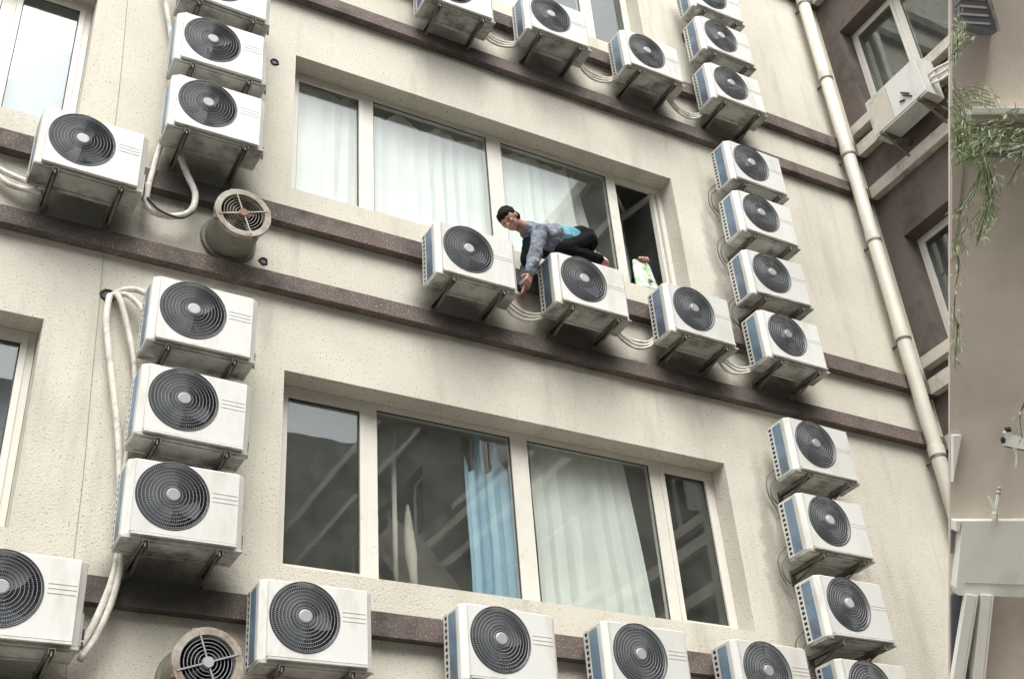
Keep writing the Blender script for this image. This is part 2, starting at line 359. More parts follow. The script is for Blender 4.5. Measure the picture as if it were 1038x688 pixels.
def window(tf, a, b, z0, z1, parent, open_right=False):
    """three posts: sash | fixed | fixed | sash, set 0.2 m back"""
    a += .004; b -= .004; z0 += .004; z1 -= .004
    bm = bmesh.new(); frame_rect(bm, tf, a, b, z0, z1, .052, .20, .262)
    W_ = b - a
    p1, p2, p3 = a + .715 * W_ / 4.17 + .04, a + 2.05 * W_ / 4.17 + .01, a + 3.46 * W_ / 4.17 + .01
    for c, hw in ((p1 + .035, .05), (p2 + .075, .08), (p3 + .05, .055)): box8(bm, tf, c - hw, c + hw, .196, .262, z0 + .052, z1 - .052)
    fr = build('window', bm, M['frame'], parent)
    cells = [(a + .052, p1 - .015, True), (p1 + .085, p2 - .005, False), (p2 + .155, p3 - .005, False), (p3 + .105, b - .052, True)]
    for i, (c, d, sash) in enumerate(cells):
        if sash and not (open_right and i == 3):
            bm = bmesh.new(); frame_rect(bm, tf, c + .002, d - .002, z0 + .054, z1 - .054, .045, .188, .23); build('sash', bm, M['frame'], fr)
            c += .047; d -= .047; za, zb = z0 + .10, z1 - .10
        else: za, zb = z0 + .052, z1 - .052
        if open_right and i == 3:
            # sash swung inwards about the right jamb
            hx = d - .01; ang = R(78)
            def tf2(u, dd, z, hx=hx, ang=ang):
                uu = hx - u; return (hx - uu * math.cos(ang) + dd * math.sin(ang) * .0 - dd * math.sin(ang), .23 + uu * math.sin(ang) - dd * math.cos(ang), z)
            bm = bmesh.new(); frame_rect(bm, tf2, hx - (d - c) + .01, hx, za + .004, zb - .004, .05, 0, .045); s = build('open_sash', bm, M['frame'], fr)
            bm = bmesh.new(); box8(bm, tf2, hx - (d - c) + .06, hx - .05, .018, .026, za + .05, zb - .05); build('pane', bm, M['glass'], fr)
            bm = bmesh.new(); bar(bm, (c + .02, .25, zb - .13), (d - .13, .62, zb - .02), .012, .008); build('stay_bar', bm, M['frame'], fr)
            continue
        bm = bmesh.new(); box8(bm, tf, c, d, .214, .220, za, zb); build('pane', bm, M['glass'], fr)
        bm = bmesh.new(); frame_rect(bm, tf, c, d, za, zb, .009, .206, .2135); build('gasket', bm, M['gasket'], fr)
    return fr

idt = lambda u, d, z: (u, d, z)
for (a, b) in OPX:
    for k in (-1, 0, 1, 2, 3):
        window(idt, a, b, SILL + PITCH * k, HEAD + PITCH * k, bld, open_right=(a > 0 and k == 1))

# rooms behind the windows
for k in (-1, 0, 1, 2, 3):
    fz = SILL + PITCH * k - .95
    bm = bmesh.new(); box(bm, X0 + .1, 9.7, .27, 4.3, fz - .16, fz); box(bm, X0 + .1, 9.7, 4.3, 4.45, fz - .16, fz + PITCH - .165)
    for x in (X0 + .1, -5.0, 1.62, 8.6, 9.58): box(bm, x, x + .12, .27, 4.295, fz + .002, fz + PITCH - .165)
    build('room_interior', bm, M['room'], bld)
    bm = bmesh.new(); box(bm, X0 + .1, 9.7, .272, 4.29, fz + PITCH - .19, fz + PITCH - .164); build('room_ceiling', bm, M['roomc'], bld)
bm = bmesh.new(); box(bm, X0, X1, -.05, 5, ZTOP + .002, ZTOP + .3); build('roof_slab', bm, M['ledge'], bld)

# curtains
def curtain(name, x0t, x1t, x0b, x1b, z0, zt, y, m, label, amp=.034, waves=9, group='curtains behind the glass', cat='curtain', spike=0, seed=0, nx=110, nz=26):
    bm = bmesh.new(); rows = []
    for j in range(nz + 1):
        v_ = j / nz; row = []
        for i in range(nx + 1):
            u = i / nx
            ph = u * waves * 2 * PI + 1.3 * math.sin(u * 7 + seed) + .4 * v_
            x = (x0b * (1 - v_) + x0t * v_) * (1 - u) + (x1b * (1 - v_) + x1t * v_) * u
            top = zt(u) if callable(zt) else zt
            z = z0 + (top - z0) * v_
            a = amp * (1 - .35 * v_) * (.6 + .4 * math.sin(u * 11 + seed))
            row.append(bm.verts.new((x + .01 * math.sin(ph * 2), y + a * math.sin(ph) + .02 * noise.noise(Vector((x * 3, z * 1.5, seed))), z)))
        rows.append(row)
    for j in range(nz):
        for i in range(nx): bm.faces.new((rows[j][i], rows[j][i + 1], rows[j + 1][i + 1], rows[j + 1][i]))
    o = build(name, bm, m, smooth=True); return tag(o, label, cat, group)

def scal(z, n, a, seed=0):
    return lambda u: z - a * abs(math.sin(PI * n * u + seed)) ** .7 - .09 * (noise.noise(Vector((u * 6, seed, 0))) + .5)
UZ0 = SILL + PITCH + .03  # upper curtain tops dip, shaped to stand for the dark reflection above them
curtain('curtain', 2.60, 3.45, 2.60, 3.43, UZ0, scal(10.19, 2, .10, .4), .325, M['curtain'], 'white sheer curtain in the narrow left pane of the upper window', waves=5, seed=1)
curtain('curtain', 3.47, 4.82, 3.47, 4.82, UZ0, scal(10.20, 3, .16, 1.1), .325, M['curtain'], 'white sheer curtain in the upper window pane left of the crouching worker', waves=9, seed=2)
curtain('curtain', 4.88, 5.66, 4.88, 5.78, UZ0, scal(10.20, 2, .12, .2), .325, M['curtain'], 'white sheer curtain behind the crouching worker in the upper window', waves=5, seed=3)
curtain('curtain', 5.78, 5.84, 5.74, 6.12, UZ0, scal(10.2, 1, .03, .2), .46, M['curtain'], 'white curtain end pulled to a point beside the open casement', waves=3, seed=4, amp=.02)
LZ0 = SILL + .03
curtain('curtain', 4.28, 4.78, 4.29, 4.79, LZ0, scal(6.78, 3, .40, .6), .335, M['blue'], 'shiny blue curtain hanging with scalloped top in the lower window', waves=5, seed=5, amp=.05)
curtain('curtain', 4.90, 5.86, 4.90, 6.0, LZ0, scal(6.86, 2, .05, .6), .32, M['curtain'], 'wide white curtain filling the third pane of the lower window', waves=6, seed=6, amp=.02)
def spindle():
    bm = bmesh.new(); tube(bm, [(3.90, .55, 5.12), (3.88, .55, 5.45), (3.87, .55, 5.57), (3.86, .55, 5.70), (3.85, .55, 5.9), (3.85, .55, 6.02)], [.03, .035, .05, .045, .03, .01], 14)
    return tag(build('curtain', bm, M['ledge'], smooth=True), 'short tied white curtain bundle in the second pane of the lower window', 'curtain', 'curtains behind the glass')
spindle()
bm = bmesh.new(); tube(bm, [(3.72, .52, 5.11), (3.72, .52, 6.66)], .022, 8); tag(build('curtain_rail_post', bm, M['frame'], smooth=True), 'thin pale upright post behind the second pane of the lower window', 'post')
bm = bmesh.new(); box(bm, -.02, .80, .33, .345, UZ0, 10.0); tag(build('roller_blind', bm, M['blind']), 'flat pale blue roller blind in the top left window', 'blind')
bm = bmesh.new(); box(bm, -1.2, -.10, .33, .345, UZ0, 10.05); tag(build('roller_blind', bm, M['blind']), 'pale blind at the picture edge, left of the pale blue one', 'blind')
curtain('curtain', .35, .80, -.3, .80, LZ0, 6.70, .5, M['blind'], 'grey white curtain in the left window, lower storey', waves=4, seed=9)
curtain('curtain', 4.9, 5.7, 4.9, 5.8, SILL + 2 * PITCH + .03, 13.3, .5, M['curtain'], 'pale curtain in the topmost window behind the compressors', waves=5, seed=7)

# ------------------------------------------------------------------ brown wing at right angles (part of the same building)
wtf = lambda u, d, z: (X1 + d, -u, z)          # u = distance out from the cream facade
WL = 20.8; WT = 15.4          # the wing is one storey lower than the main block
wh = [(a, b, SILL + PITCH * k, HEAD + PITCH * k) for a, b in ((.285, 4.45), (6.2, 10.4), (12.1, 16.3)) for k in (-1, 0, 1, 2)]
wall_with_holes('wing_wall', .001, WL, 0, WT, wh, .26, lambda u, d, z: (X1 + d, -u, z), M['wing'], bld)
for a, b, z0, z1 in wh: window(wtf, a, b, z0, z1, bld)
for k in (-1, 0, 1, 2):
    for z0, z1, pr, ya in ((8.045, 8.22, .10, .09), (7.368, 7.53, .10, .09)):
        bm = bmesh.new(); box(bm, X1 - pr, X1 - .001, -WL, -ya, z0 + PITCH * (k - (1 if z0 > 8 else 0)), z1 + PITCH * (k - (1 if z0 > 8 else 0))); build('wing_ledge', bm, M['ledge'], bld, bevel=.006)
    for a, b in ((.10, 4.6), (6.0, 10.6), (11.9, 16.5)):
        bm = bmesh.new(); box(bm, X1 - .12, X1 - .001, -b, -a, SILL + PITCH * k - .14, SILL + PITCH * k - .003); build('window_sill', bm, M['ledge'], bld, bevel=.006)
    fz = SILL + PITCH * k - .95
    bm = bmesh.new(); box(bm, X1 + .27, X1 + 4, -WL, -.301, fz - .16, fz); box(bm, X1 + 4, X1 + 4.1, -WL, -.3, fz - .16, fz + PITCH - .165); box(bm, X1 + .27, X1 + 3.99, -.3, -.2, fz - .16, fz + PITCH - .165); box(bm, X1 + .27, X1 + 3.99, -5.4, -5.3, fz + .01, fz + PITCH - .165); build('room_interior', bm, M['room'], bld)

bm = bmesh.new(); box(bm, X1 - .12, X1 + 4.1, -WL - .1, -.101, WT + .002, WT + .25); box(bm, X1 + 4.102, X1 + 4.3, -WL, -.1, 0, WT); box(bm, X1 + .27, X1 + 4.1, -.19, -.05, 0, WT); build('wing_roof', bm, M['ledge'], bld)
# ------------------------------------------------------------------ building across the yard (seen mirrored in the panes)
opp = thing('facing_building', 'dull grey block across the yard, mirrored in the window panes', 'building')
oh = [(x, x + 3.4, SILL + PITCH * k, HEAD + PITCH * k) for x in (-20, -14, -8, -2, 4) for k in (-1, 0, 1, 2, 3)]
otf = lambda u, d, z: (u, -21 - d, z)
wall_with_holes('wall', -26, 16, 0, 19, oh, .3, otf, M['grey_facade'], opp)
for a, b, z0, z1 in oh:
    bm = bmesh.new(); frame_rect(bm, otf, a + .01, b - .01, z0 + .01, z1 - .01, .08, .2, .25); box8(bm, otf, (a + b) / 2 - .05, (a + b) / 2 + .05, .2, .25, z0 + .09, z1 - .09); f = build('window', bm, M['frame'], opp)
    bm = bmesh.new(); box8(bm, otf, a + .09, b - .09, .22, .23, z0 + .09, z1 - .09); build('pane', bm, M['dark'], f)
for k in (-1, 0, 1, 2, 3):
    bm = bmesh.new(); box(bm, -26, 16, -20.999, -20.88, 8.05 + PITCH * (k - 1), 8.22 + PITCH * (k - 1)); build('facade_band', bm, M['ledge'], opp)

# ------------------------------------------------------------------ air conditioner outdoor unit
UW, UH, UD = .775, .55, .27
HX = UW / 2; FY = -UD / 2; BY = UD / 2
FCX, FCZ, FR = -.0925, .31, .236

def make_unit(variant=0):
    root = thing('air_conditioner', '', 'air conditioner')
    # casing: chamfered plan, open at the front middle where the panel sits
    bm = bmesh.new(); ch = .052
    plan = [(-HX + ch, FY + .006), (-HX, FY + .040), (-HX, BY), (HX, BY), (HX, FY + .040), (HX - ch, FY + .006)]
    lo = [bm.verts.new((x, y, .012)) for x, y in plan]; hi = [bm.verts.new((x, y, UH)) for x, y in plan]
    for i in range(5): bm.faces.new((lo[i], hi[i], hi[i + 1], lo[i + 1]))
    bm.faces.new(hi[::-1]); bm.faces.new(lo)
    for z0, z1 in ((.012, .040), (UH - .026, UH)):
        q = [bm.verts.new(c) for c in ((-HX + ch, FY + .006, z0), (HX - ch, FY + .006, z0), (HX - ch, FY + .006, z1), (-HX + ch, FY + .006, z1))]; bm.faces.new(q)
    bmesh.ops.remove_doubles(bm, verts=bm.verts, dist=1e-5)
    bmesh.ops.recalc_face_normals(bm, faces=bm.faces)
    build('casing', bm, M['white'], root, bevel=.009)
    # front panel with round opening
    bm = bmesh.new(); px0, px1, pz0, pz1 = -HX + ch - .002, HX - ch + .002, .036, UH - .018; N = 72
    outer = []; inner = []
    for i in range(N):
        a = 2 * PI * i / N; c, s = math.cos(a), math.sin(a)
        t = min((((px1 if c > 0 else px0) - FCX) / c) if abs(c) > 1e-6 else 9, (((pz1 if s > 0 else pz0) - FCZ) / s) if abs(s) > 1e-6 else 9)
        outer.append((FCX + c * t, FCZ + s * t)); inner.append((FCX + c * FR, FCZ + s * FR))
    # add exact corners by snapping nearest outer point
    for cx_, cz_ in ((px0, pz0), (px1, pz0), (px1, pz1), (px0, pz1)):
        k = min(range(N), key=lambda q: (outer[q][0] - cx_) ** 2 + (outer[q][1] - cz_) ** 2); outer[k] = (cx_, cz_)
    yf, yb = FY - .011, FY + .012
    ro = [bm.verts.new((x, yf, z)) for x, z in outer]; ri = [bm.verts.new((x, yf, z)) for x, z in inner]
    bo = [bm.verts.new((x * 1.012, yb, z + (.004 if z > .3 else -.004))) for x, z in outer]; bi = [bm.verts.new((FCX + (x - FCX) * .97, yb - .004, FCZ + (z - FCZ) * .97)) for x, z in inner]
    for i in range(N):
        j = (i + 1) % N
        bm.faces.new((ro[i], ro[j], ri[j], ri[i])); bm.faces.new((bo[i], bo[j], ro[j], ro[i])); bm.faces.new((ri[i], ri[j], bi[j], bi[i]))
    bmesh.ops.recalc_face_normals(bm, faces=bm.faces)
    if variant == 0:
        for z in (.315, .345, .375): box(bm, .165, HX - .06, yf - .0025, yf + .002, z - .004, z + .004)
    else:
        for z in (.30, .325): box(bm, .160, HX - .055, yf - .002, yf + .002, z - .0035, z + .0035)
    fp = build('front_panel', bm, M['panel'], root)
    bm = bmesh.new(); box(bm, px0 + .002, px1 - .002, FY - .024, FY + .002, .012, .026); build('front_lip', bm, M['white'], root, bevel=.003)
    # shroud with fan
    bm = bmesh.new(); prev = None
    for y, r in ((FY + .02, FR * .985), (FY + .12, FR * .95)):
        ring = [bm.verts.new((FCX + r * math.cos(2 * PI * i / 48), y, FCZ + r * math.sin(2 * PI * i / 48))) for i in range(48)]
        if prev:
            for i in range(48): bm.faces.new((prev[i], prev[(i + 1) % 48], ring[(i + 1) % 48], ring[i]))
        prev = ring
    bm.faces.new(prev); build('fan_shroud', bm, M['dark'], root)
    bm = bmesh.new(); off = 0.6 if variant == 0 else 1.7
    for b_ in range(3):
        g = []
        for j in range(6):
            r = .045 + (.205 - .045) * j / 5
            g.append([bm.verts.new((FCX + r * math.cos(off + b_ * 2 * PI / 3 + w_ * (.95 - .1 * j / 5) + .5 * j / 5), FY + .045 + .045 * w_, FCZ + r * math.sin(off + b_ * 2 * PI / 3 + w_ * (.95 - .1 * j / 5) + .5 * j / 5))) for w_ in (0, .33, .66, 1)])
        for j in range(5):
            for q in range(3): bm.faces.new((g[j][q], g[j][q + 1], g[j + 1][q + 1], g[j + 1][q]))
    for v_ in bm.verts: v_.co -= Vector((FCX, 0, FCZ))
    build('fan_blades', bm, M['blade'], root, smooth=True, loc=(FCX, 0, FCZ))
    # grille
    bm = bmesh.new(); dome = lambda r: FY - .012 - .012 * (1 - (r / FR) ** 2)
    def hoop(r, t, seg=56, y=None):
        y = dome(r) if y is None else y
        a = []
        for i in range(seg):
            c, s = math.cos(2 * PI * i / seg), math.sin(2 * PI * i / seg)
            a.append([bm.verts.new((FCX + (r + dr) * c, y + dy, FCZ + (r + dr) * s)) for dr, dy in ((-t, 0), (0, -t), (t, 0), (0, t))])
        for i in range(seg):
            j = (i + 1) % seg
            for q in range(4): bm.faces.new((a[i][q], a[i][(q + 1) % 4], a[j][(q + 1) % 4], a[j][q]))
    for i in range(8): hoop(.060 + .0235 * i, .0018)
    ns = 92 if variant == 0 else 76
    for i in range(ns):
        a0 = 2 * PI * i / ns; pts = []
        r0 = .052 if i % 2 == 0 else .10
        for q in range(5):
            r = r0 + (FR - .004 - r0) * q / 4; a = a0 + .25 * (1 - r / FR)
            pts.append((FCX + r * math.cos(a), dome(r) + .002, FCZ + r * math.sin(a)))
        tube(bm, pts, .00125, 3, caps=False)
    gr = build('fan_grille', bm, M['wire'], root)
    bm = bmesh.new(); 
    def hoop2(r, t):
        a = []
        for i in range(64):
            c, s = math.cos(2 * PI * i / 64), math.sin(2 * PI * i / 64)
            a.append([bm.verts.new((FCX + (r + dr) * c, FY - .010 + dy, FCZ + (r + dr) * s)) for dr, dy in ((-t, .004), (-t * .5, -t * .8), (t * .5, -t * .8), (t, .004))])
        for i in range(64):
            j = (i + 1) % 64
            for q in range(3): bm.faces.new((a[i][q], a[j][q], a[j][q + 1], a[i][q + 1]))
    hoop2(FR, .0065); build('grille_rim', bm, M['rim'], gr, smooth=True)
    bm = bmesh.new(); tube(bm, [(FCX, FY - .006, FCZ), (FCX, FY - .026, FCZ), (FCX, FY - .032, FCZ)], [.047, .047, .038], 28); build('hub', bm, M['hub'], gr)
    # left side: fin coil and slotted guard
    bm = bmesh.new(); box(bm, -HX - .0035, -HX + .02, FY + .085, BY - .075, .035, UH - .03); build('fin_coil', bm, M['coil'], root)
    bm = bmesh.new(); ya, yb2 = BY - .072, BY - .004
    box(bm, -HX - .006, -HX + .002, ya, ya + .014, .02, UH - .012); box(bm, -HX - .006, -HX + .002, yb2 - .016, yb2, .02, UH - .012)
    for i in range(12):
        z = .02 + i * (UH - .032 - .016) / 11; box(bm, -HX - .0055, -HX + .002, ya + .0142, yb2 - .0162, z, z + .017)
    g_ = build('side_guard', bm, M['white'], root)
    bm = bmesh.new(); box(bm, -HX - .0015, -HX + .004, ya + .004, yb2 - .004, .025, UH - .016); build('slot_backing', bm, M['black'], g_)
    # right side service cover
    bm = bmesh.new(); box(bm, HX - .002, HX + .022, -.02, BY - .02, .06, .26); sc_ = build('service_cover', bm, M['white'], root, bevel=.008)
    bm = bmesh.new(); tube(bm, [(HX + .02, .03, .10), (HX + .035, .03, .10), (HX + .037, .04, .06)], .009, 8); tube(bm, [(HX + .02, .03, .18), (HX + .035, .03, .18), (HX + .04, .05, .12)], .010, 8); build('valve', bm, M['steel'], sc_)
    # base tray
    bm = bmesh.new(); box(bm, -HX + .004, HX - .004, FY + .008, BY - .004, -.006, .0115); box(bm, -HX + .05, HX - .05, FY + .03, FY + .05, -.016, -.0062); box(bm, -HX + .05, HX - .05, BY - .05, BY - .03, -.016, -.0062); build('base_tray', bm, M['tray'], root, bevel=.002)
    # brackets
    for x in (-.235, .235):
        bm = bmesh.new()
        box(bm, x - .02, x + .02, FY - .014, .284, -.021, -.0165); box(bm, x - .02, x - .016, FY - .014, .284, -.052, -.0212)
        box(bm, x + .016, x + .02, FY - .014, .284, -.052, -.0212)
        bar(bm, (x, FY + .05, -.038), (x, .272, -.125), .009, .005)
        box(bm, x - .03, x + .03, .2845, .2905, -.16, -.01)
        for yy in (FY + .0, FY + .03): tube(bm, [(x, yy, -.060), (x, yy, -.012)], .008, 6)
        tube(bm, [(x, .284, -.14), (x, .268, -.14)], .012, 6)
        build('bracket', bm, M['steel'], root)
    return root

protoA = make_unit(0); protoB = make_unit(1)
YC = -.42 - .0 + UD / 2 - .005       # body centre; bracket foot meets the wall
UNITS = [ # (x, z, label, group, variant)
 (1.823, 4.959, 'white outdoor unit at the foot of the lower left column, above the lower exhaust duct', 0),
 (1.830, 5.680, 'white outdoor unit in the middle of the lower left column of three', 0),
 (1.844, 6.420, 'white outdoor unit on top of the lower left column, beside the pipe hole', 0),
 (1.820, 8.427, 'white outdoor unit at the foot of the upper left column, above the upper exhaust duct', 0),
 (1.816, 9.152, 'white outdoor unit second from the foot of the upper left column', 0),
 (1.816, 9.892, 'white outdoor unit cut off by the top edge above the upper left column', 0),
 (0.925, 7.695, 'single white outdoor unit under the top left window with the pale blue blind', 0),
 (0.888, 4.209, 'white outdoor unit cut off by the left edge at the bottom of the photo', 0),
 (2.735, 4.255, 'large white outdoor unit below the narrow left pane of the lower window', 0),
 (4.156, 4.263, 'white outdoor unit right under the blue curtain of the lower window', 0),
 (5.327, 4.277, 'white outdoor unit below the wide white curtain, second from right under the lower window', 0),
 (6.519, 4.270, 'white outdoor unit below the right corner of the lower window at the bottom edge', 0),
 (4.106, 7.666, 'white outdoor unit just left of the crouching worker under the upper window', 1),
 (5.255, 7.687, 'white outdoor unit the worker kneels on', 1),
 (6.454, 7.695, 'white outdoor unit under the open casement and the hand with the bag', 1),
 (7.574, 7.695, 'white outdoor unit lowest of the four stacked right of the upper window', 1),
 (7.567, 8.441, 'white outdoor unit second lowest of the four stacked right of the upper window', 1),
 (7.603, 9.225, 'white outdoor unit second from top of the four stacked right of the upper window', 1),
 (7.631, 9.928, 'white outdoor unit topmost of the four stacked right of the upper window', 1),
 (7.588, 4.227, 'white outdoor unit at the bottom edge below the right stack beside the lower window', 0),
 (7.553, 4.952, 'white outdoor unit lowest whole one of the stack right of the lower window', 1),
 (7.553, 5.720, 'white outdoor unit middle one of the stack right of the lower window', 1),
 (7.603, 6.495, 'white outdoor unit on top of the stack right of the lower window', 1),
 (4.120, 10.990, 'white outdoor unit leftmost in the top row, its top cut by the edge', 1),
 (5.269, 11.112, 'white outdoor unit second from left in the top row below the topmost window', 1),
 (6.476, 11.112, 'white outdoor unit in the top row under the right jamb of the topmost window', 1),
 (7.617, 11.112, 'white outdoor unit at the foot of the top right stack', 1),
 (7.631, 11.880, 'white outdoor unit in the middle of the top right stack', 1),
 (7.624, 12.598, 'white outdoor unit cut off by the top edge in the top right stack', 1)]
used = {0: False, 1: False}
for i, (x, z, lab, var) in enumerate(UNITS):
    pr = (protoA, protoB)[var]
    o = pr if not used[var] else copy_tree(pr)
    used[var] = True
    o.location = (x, YC, z); o.rotation_euler = (0, R(random.uniform(-.7, .7)), R(random.uniform(-1, 1)) if i not in (13,) else 0)
    for c_ in children(o):
        if c_.name.startswith('fan_blades'): c_.rotation_euler = (0, random.uniform(0, 2.1), 0)
    o['label'] = lab; o['category'] = 'air conditioner'; o['group'] = 'air conditioner outdoor units on the facade'

# plain unit on the brown wing
wu = thing('air_conditioner', 'plain beige outdoor unit on the brown wing below the upper wing window', 'air conditioner', (9.56, -1.06, 11.14))
bm = bmesh.new(); box(bm, -.13, .13, -.42, .42, 0, .56); build('casing', bm, M['white'], wu, bevel=.012)
bm = bmesh.new(); box(bm, -.137, -.128, .09, .405, .03, .54); build('side_panel', bm, M['ledge'], wu, bevel=.003)
bm = bmesh.new(); box(bm, -.139, -.128, -.405, .08, .03, .54); fpn = build('front_panel', bm, M['panel'], wu, bevel=.003)
bm = bmesh.new()
for a, b in (((-.15, -.20, .16), (-.15, -.10, .26)), ((-.15, -.22, .10), (-.15, -.12, .20)), ((-.15, -.12, .13), (-.15, -.05, .16))): bar(bm, a, b, .007, .008, (1, 0, 0))
build('valve', bm, M['black'], fpn)
for y in (-.30, .30):
    bm = bmesh.new(); box(bm, -.17, .295, y - .02, y + .02, -.045, -.004); bar(bm, (-.10, y, -.05), (.285, y, -.30), .014, .008); build('bracket', bm, M['steel'], wu)
bm = bmesh.new()
for k in range(3): tube(bm, spline([(-.02, -.43, .30 - .07 * k), (0, -.55, .30 - .09 * k), (.08, -.75, .26 - .05 * k), (.2, -1.0, .10 + .02 * k)], 6), .016, 8)
tag(build('hose', bm, M['wrap'], smooth=True, loc=(9.56, -1.06, 11.14)), 'wrapped hoses leaving the unit on the brown wing', 'hose')

# ------------------------------------------------------------------ exhaust ducts
def duct(x, z, L, label, blades):
    root = thing('exhaust_duct', label, 'exhaust duct', (x, 0, z), 'round exhaust ducts in the facade')
    bm = bmesh.new(); tube(bm, [(0, -.002, 0), (0, -.03, 0), (0, -.032, 0), (0, -L, 0)], [.225, .222, .196, .196], 40, caps=False); build('sleeve', bm, M['duct'], root, smooth=False)
    bm = bmesh.new(); n = 48
    prof = [(.205, -L + .03), (.222, -L + .03), (.222, -L - .012), (.175, -L - .012), (.172, -L + .004), (.168, -L + .03)]
    rs = [[bm.verts.new((r * math.cos(2 * PI * i / n), y, r * math.sin(2 * PI * i / n))) for r, y in prof] for i in range(n)]
    for i in range(n):
        for q in range(len(prof) - 1): bm.faces.new((rs[i][q], rs[(i + 1) % n][q], rs[(i + 1) % n][q + 1], rs[i][q + 1]))
    build('flange', bm, M['ring'], root)
    bm = bmesh.new(); tube(bm, [(0, -L + .02, 0), (0, -.10, 0)], [.172, .172], 40, caps=False)
    v_ = [bm.verts.new((.172 * math.cos(2 * PI * i / 40), -.10, .172 * math.sin(2 * PI * i / 40))) for i in range(40)]; bm.faces.new(v_)
    build('duct_lining', bm, M['dark'], root)
    bm = bmesh.new()
    for r in (.035, .058, .081, .104, .127, .150): tube(bm, [(r * math.cos(2 * PI * i / 36), -L - .004, r * math.sin(2 * PI * i / 36)) for i in range(37)], .0026, 4, caps=False)
    for k in range(4):
        a = .35 + k * PI / 2; bar(bm, (.02 * math.cos(a), -L - .010, .02 * math.sin(a)), (.2 * math.cos(a), -L - .014, .2 * math.sin(a)), .005, .003, (0, 1, 0))
    build('guard_grille', bm, M['wire'] if not blades else M['ring'], root)
    bm = bmesh.new()
    for b_ in range(4):
        a0 = b_ * PI / 2 + .8; vv = []
        for r in (.03, .15):
            for w_ in (-.32, .32): vv.append(bm.verts.new((r * math.cos(a0 + w_), -L + .06 + .05 * (w_ > 0), r * math.sin(a0 + w_))))
        bm.faces.new((vv[0], vv[1], vv[3], vv[2]))
    build('fan_blades', bm, M['rust'] if blades else M['blade'], root)
    bm = bmesh.new(); tube(bm, [(0, -L + .05, 0), (0, -L - .02, 0)], [.034, .034], 20); build('hub', bm, M['rust'] if blades else M['hub'], root)
    for a in (.4, 2.0, 3.6, 5.2):
        bm = bmesh.new(); box(bm, .218 * math.cos(a) - .02, .218 * math.cos(a) + .02, -L - .005, -L + .025, .218 * math.sin(a) - .012, .218 * math.sin(a) + .012)
        build('clamp', bm, M['rust'], root)
duct(2.085, 7.775, .37, 'round exhaust duct with rusty fan blades under the upper left column', True)
duct(2.045, 4.225, .37, 'round exhaust duct with clean grey hub at the bottom edge', False)

# ------------------------------------------------------------------ downpipe
dp = thing('drain_pipe', 'tall cream plastic drain pipe beside the inner corner of the facade', 'drain pipe', (9.47, -.17, 0))
bm = bmesh.new(); tube(bm, [(0, 0, 0), (0, 0, 8), (0, 0, 20)], .078, 24); build('pipe', bm, M['pipe'], dp, smooth=True)
for z in (7.25, 8.68, 10.03, 11.34, 12.61, 14.0, 5.9, 4.5):
    bm = bmesh.new(); tube(bm, [(0, 0, z - .06), (0, 0, z - .058), (0, 0, z + .055), (0, 0, z + .06)], [.079, .087, .087, .079], 24); build('joint', bm, M['pipe'], dp, smooth=False)
    bm = bmesh.new(); tube(bm, [(0, 0, z - .085), (0, 0, z - .06)], [.084, .084], 24); box(bm, -.012, .012, .07, .168, z - .085, z - .062); build('clamp', bm, M['steel'], dp)

# ------------------------------------------------------------------ wrapped hoses and cables
def hose(ctrls, r, label, m='wrap', name='hose', grp='wrapped refrigerant hoses on the facade'):
    root_bm = bmesh.new()
    for c in ctrls: tube(root_bm, spline(c, 7), r, 9)
    return tag(build(name, root_bm, M[m], smooth=True), label, 'hose', grp)
hose([[(1.25, .0, 7.0), (1.235, -.06, 6.93), (1.24, -.07, 6.70), (1.32, -.07, 6.30), (1.41, -.07, 5.85), (1.47, -.07, 5.42), (1.50, -.07, 5.0), (1.46, -.12, 4.72), (1.37, -.12, 4.42), (1.30, -.15, 4.30)]], .024, 'long wrapped hose running down left of the lower left column from the hole')
hose([[(1.26, .0, 7.0), (1.30, -.08, 6.95), (1.40, -.08, 6.66), (1.47, -.08, 6.38), (1.49, -.08, 6.02), (1.48, -.08, 5.64), (1.50, -.1, 5.2), (1.52, -.1, 4.95), (1.49, -.14, 4.68), (1.42, -.14, 4.42), (1.33, -.16, 4.24)]], .021, 'wrapped hose hugging the edge of the lower left column')
hose([[(1.26, .0, 7.0), (1.34, -.09, 6.98), (1.43, -.12, 6.90), (1.50, -.14, 6.78)]], .020, 'short wrapped hose curving from the hole to the top unit')
hose([[(1.26, .0, 7.01), (1.34, -.08, 7.03), (1.42, -.12, 7.02), (1.50, -.14, 6.98)]], .022, 'thin wrapped hose reaching straight from the hole to the top unit')
hose([[(1.33, -.07, 10.3), (1.41, -.07, 9.95), (1.47, -.07, 9.62), (1.49, -.08, 9.2), (1.49, -.08, 8.7), (1.44, -.09, 8.3), (1.40, -.10, 7.95), (1.40, -.12, 7.85)]], .023, 'wrapped hose running down left of the upper left column')
hose([[(1.43, -.07, 10.35), (1.47, -.07, 10.0), (1.49, -.07, 9.7), (1.51, -.08, 9.3), (1.51, -.08, 8.5)]], .019, 'second wrapped hose beside the upper left column')
hose([[(1.58, -.12, 8.50), (1.68, -.14, 8.22), (1.76, -.14, 8.04), (1.74, -.14, 7.86), (1.62, -.13, 7.77), (1.47, -.13, 7.76), (1.40, -.13, 7.84), (1.40, -.13, 8.02)]], .026, 'wrapped hose hanging in a loop under the upper left column')
hose([[(1.40, -.16, 7.86), (1.50, -.17, 7.76), (1.66, -.17, 7.74), (1.76, -.16, 7.84)]], .010, 'thin black cable tied along the looped hose', 'black')
